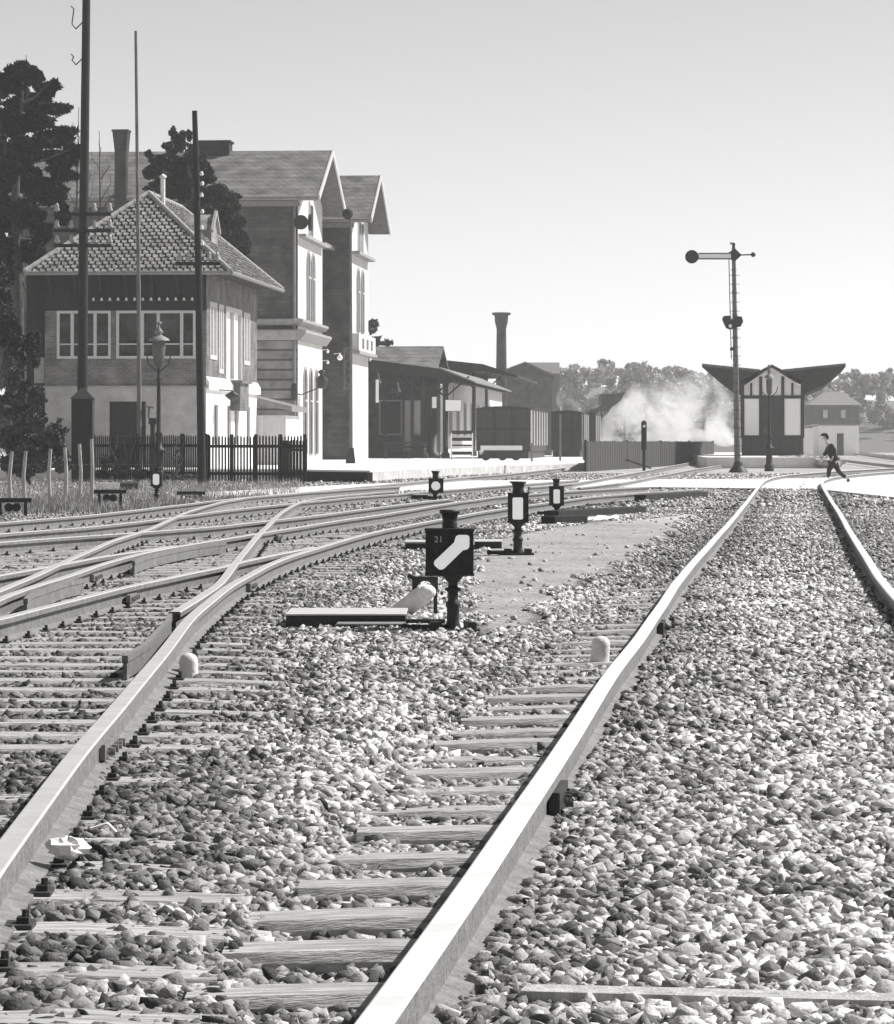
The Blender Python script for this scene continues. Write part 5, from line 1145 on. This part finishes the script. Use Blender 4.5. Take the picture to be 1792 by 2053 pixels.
for k in range(120):
    x_ = random.uniform(-60,760) if k%2 else random.uniform(-60,250); D = random.uniform(200,230); s = F/D; r_ = random.uniform(20,46); y_ = random.uniform(560,860) if x_ < 300 else random.uniform(700,870)
    cl.append((((x_-X0)/F*D,D,H+(Y0-y_)/s),(r_/s,r_/s,r_/s)))
o = foliage('dark_thicket', cl, 24000, .38, 'leaves'); tag(o,'dark thicket of trees behind the signal box','thicket',kind='stuff')

# ------------------------------------------------------------------ person
def skin_fig(name, joints, edges, matn, parent, root=0, sub=2):
    me = bpy.data.meshes.new(name); me.from_pydata([j[0] for j in joints],edges,[]); me.materials.append(M[matn]); o = bpy.data.objects.new(name,me); C.objects.link(o); o.parent = parent
    sk = o.modifiers.new('skin','SKIN'); 
    for k,j in enumerate(joints):
        me.skin_vertices[0].data[k].radius = (j[1],j[1]) if not isinstance(j[1],tuple) else j[1]; me.skin_vertices[0].data[k].use_root = (k == root)
    sk.use_smooth_shade = True; ss = o.modifiers.new('sub','SUBSURF'); ss.levels = sub; ss.render_levels = sub; return o
D = 103.2; s = F/D; pb = Vector(((1672-X0)/F*D,D,.05)); per = thing('person',pb,'person in dark clothes and a flat cap striding left across the tracks','person')
def J(x,y,dy=0): return ((x-1672)/s, dy, H+(Y0-y)/s-.05)
pel = J(1671,923); 
jo = [(pel,.085),(J(1669,912),.085),(J(1665,900),.095),(J(1660,891),.075),(J(1657,887),.035),(J(1654,881),.062),(J(1653,876),.064),
 (J(1667,930,-.07),.065),(J(1661,943,-.08),.047),(J(1660,953,-.08),.038),(J(1660,962,-.08),.028),(J(1654,965,-.08),.026),
 (J(1675,930,.07),.065),(J(1681,944,.08),.045),(J(1690,953,.08),.038),(J(1699,959,.08),.028),(J(1701,966,.08),.024),
 (J(1663,892,-.14),.045),(J(1673,904,-.17),.036),(J(1668,917,-.15),.026),(J(1666,921,-.15),.022),
 (J(1663,892,.14),.045),(J(1658,906,.17),.036),(J(1651,915,.15),.026),(J(1649,918,.15),.022)]
ed = [(0,1),(1,2),(2,3),(3,4),(4,5),(5,6),(0,7),(7,8),(8,9),(9,10),(10,11),(0,12),(12,13),(13,14),(14,15),(15,16),(3,17),(17,18),(18,19),(19,20),(3,21),(21,22),(22,23),(23,24)]
for hnd in (20,24):
    hp_ = Vector(jo[hnd][0])
    for q in range(5):
        o_ = Vector((-.012+.008*q-.01,(q-2)*.014,-.045 if q else -.02)); jo.append((tuple(hp_+o_*.6),.009)); jo.append((tuple(hp_+o_*1.3+Vector((-.01,0,-.012))),.007)); n_ = len(jo); ed += [(hnd,n_-2),(n_-2,n_-1)]
skin_fig('body',jo,ed,'skin',per)
G_ = 1.22
up = [(J(1670,917),.105),(J(1668,910),.105),(J(1664,899),.12),(J(1660,891),.09),(J(1663,892,-.14),.062),(J(1673,904,-.17),.052),(J(1668,915,-.15),.042),(J(1663,892,.14),.062),(J(1658,906,.17),.052),(J(1652,914,.15),.042),(J(1674,924),.115)]
skin_fig('coat',[(a_,b_*G_) for a_,b_ in up],[(0,1),(1,2),(2,3),(3,4),(4,5),(5,6),(3,7),(7,8),(8,9),(0,10)],'cloth_dark',per)
lo = [(J(1671,922),.11),(J(1667,930,-.07),.082),(J(1661,943,-.08),.062),(J(1660,957,-.08),.05),(J(1675,930,.07),.082),(J(1681,944,.08),.060),(J(1690,953,.08),.05),(J(1697,957,.08),.044)]
skin_fig('trousers',[(a_,b_*1.18) for a_,b_ in lo],[(0,1),(1,2),(2,3),(0,4),(4,5),(5,6),(6,7)],'cloth_dark',per)
mb = MB(); c = J(1660,964,-.08); mb.sphere((c[0]-.05,c[1],c[2]+.0),.045,6,sc=(2.2,1,.9)); mb.build('shoe','black',per)
mb = MB(); c = J(1701,964,.08); mb.sphere((c[0],c[1],c[2]),.045,6,sc=(1.1,1,1.7)); mb.build('shoe','black',per)
mb = MB(); c = J(1652,873); mb.sphere((c[0]+.01,c[1],c[2]+.02),.098,8,sc=(1.12,1,.55)); mb.obox((c[0]-.10,0,c[2]-.01),(.10,.13,.018),ry=-.15); mb.build('cap','cloth_dark',per)
mb = MB(); c = J(1656,877); mb.sphere((c[0]+.03,0,c[2]),.066,8,sc=(.9,1,1.0)); mb.build('hair','cloth_dark',per)
mb = MB(); c = J(1648.5,879); mb.sphere((c[0]-.012,0,c[2]),.014,5,sc=(1.2,.8,1)); mb.sphere((c[0]+.06,-.068,c[2]),.018,5,sc=(.7,.5,1.2)); mb.sphere((c[0]+.06,.068,c[2]),.018,5,sc=(.7,.5,1.2)); mb.build('nose_and_ears','skin',per)
mb = MB()
for sy in (-.026,.026): mb.sphere((c[0]+.002,sy,c[2]+.018),.008,5)
mb.box(c[0]-.004,c[0]+.004,-.018,.018,c[2]-.032,c[2]-.026); mb.build('eyes_and_mouth','cloth_dark',per)

# ------------------------------------------------------------------ steam and haze
def vol(name, density, col=.95, aniso=.3, noise=None):
    m = bpy.data.materials.new(name); m.use_nodes = True; n = m.node_tree.nodes; l = m.node_tree.links; n.clear()
    o = n.new('ShaderNodeOutputMaterial'); v = n.new('ShaderNodeVolumePrincipled'); v.inputs['Color'].default_value = (col,col,col,1); v.inputs['Density'].default_value = density; v.inputs['Anisotropy'].default_value = aniso
    l.new(v.outputs[0], o.inputs['Volume'])
    if noise:
        tc = n.new('ShaderNodeTexCoord'); nz = n.new('ShaderNodeTexNoise'); nz.inputs['Scale'].default_value = noise; nz.inputs['Detail'].default_value = 5; l.new(tc.outputs['Object'], nz.inputs['Vector'])
        mr = n.new('ShaderNodeMapRange'); mr.inputs[1].default_value = .44; mr.inputs[2].default_value = .72; mr.inputs[3].default_value = 0; mr.inputs[4].default_value = density; l.new(nz.outputs['Fac'], mr.inputs[0]); sp = n.new('ShaderNodeSeparateXYZ'); l.new(tc.outputs['Object'], sp.inputs[0])
        m2 = n.new('ShaderNodeMapRange'); m2.inputs[1].default_value = 0; m2.inputs[2].default_value = 6.5; m2.inputs[3].default_value = 1; m2.inputs[4].default_value = .07; l.new(sp.outputs[2], m2.inputs[0])
        mu = n.new('ShaderNodeMath'); mu.operation = 'MULTIPLY'; l.new(mr.outputs[0], mu.inputs[0]); l.new(m2.outputs[0], mu.inputs[1]); l.new(mu.outputs[0], v.inputs['Density'])
        nz.inputs['Distortion'].default_value = .9; nz.inputs['Roughness'].default_value = .62; nz.inputs['Detail'].default_value = 8
    return m
sm_ = vol('steam', 2.3, .998, .2, .42)
D = 262; s = F/D; mb = MB()
for (x_,y_,rx_,ry_) in ((1222,866,32,34),(1262,850,52,50),(1300,825,60,64),(1350,812,66,72),(1405,815,66,74),(1455,838,50,60),(1320,872,80,40)):
    mb.sphere(((x_-1320)/s,random.uniform(-2,2),H+(Y0-y_)/s),1.0,8,sc=(rx_/s,rx_/s*.9,ry_/s))
o = mb.build('steam_cloud',sm_); o.location = ((1320-X0)/F*D,D,0); rmm = o.modifiers.new('union','REMESH'); rmm.mode = 'VOXEL'; rmm.voxel_size = .35; tag(o,'white steam drifting up behind the dark board fence','steam',kind='stuff')
mb = MB()
for (x_,y_,rx_,ry_) in ((1125,800,12,22),(1145,812,14,14),(1170,812,12,12)): mb.sphere(((x_-1145)/F*250,0,H+(Y0-y_)/F*250),1.0,8,sc=(rx_/28,rx_/28,ry_/28))
o = mb.build('steam_cloud',sm_); o.location = ((1145-X0)/F*250,250,0); rmm = o.modifiers.new('union','REMESH'); rmm.mode = 'VOXEL'; rmm.voxel_size = .2; tag(o,'small puff of steam above the second goods wagon','steam',kind='stuff')
hz = MB(); hz.box(-2600,2600,-80,4600,-1.5,34.0); o = hz.build('haze', vol('haze', .0004, .97, .35)); tag(o,'pale haze over the whole yard','haze',kind='stuff')
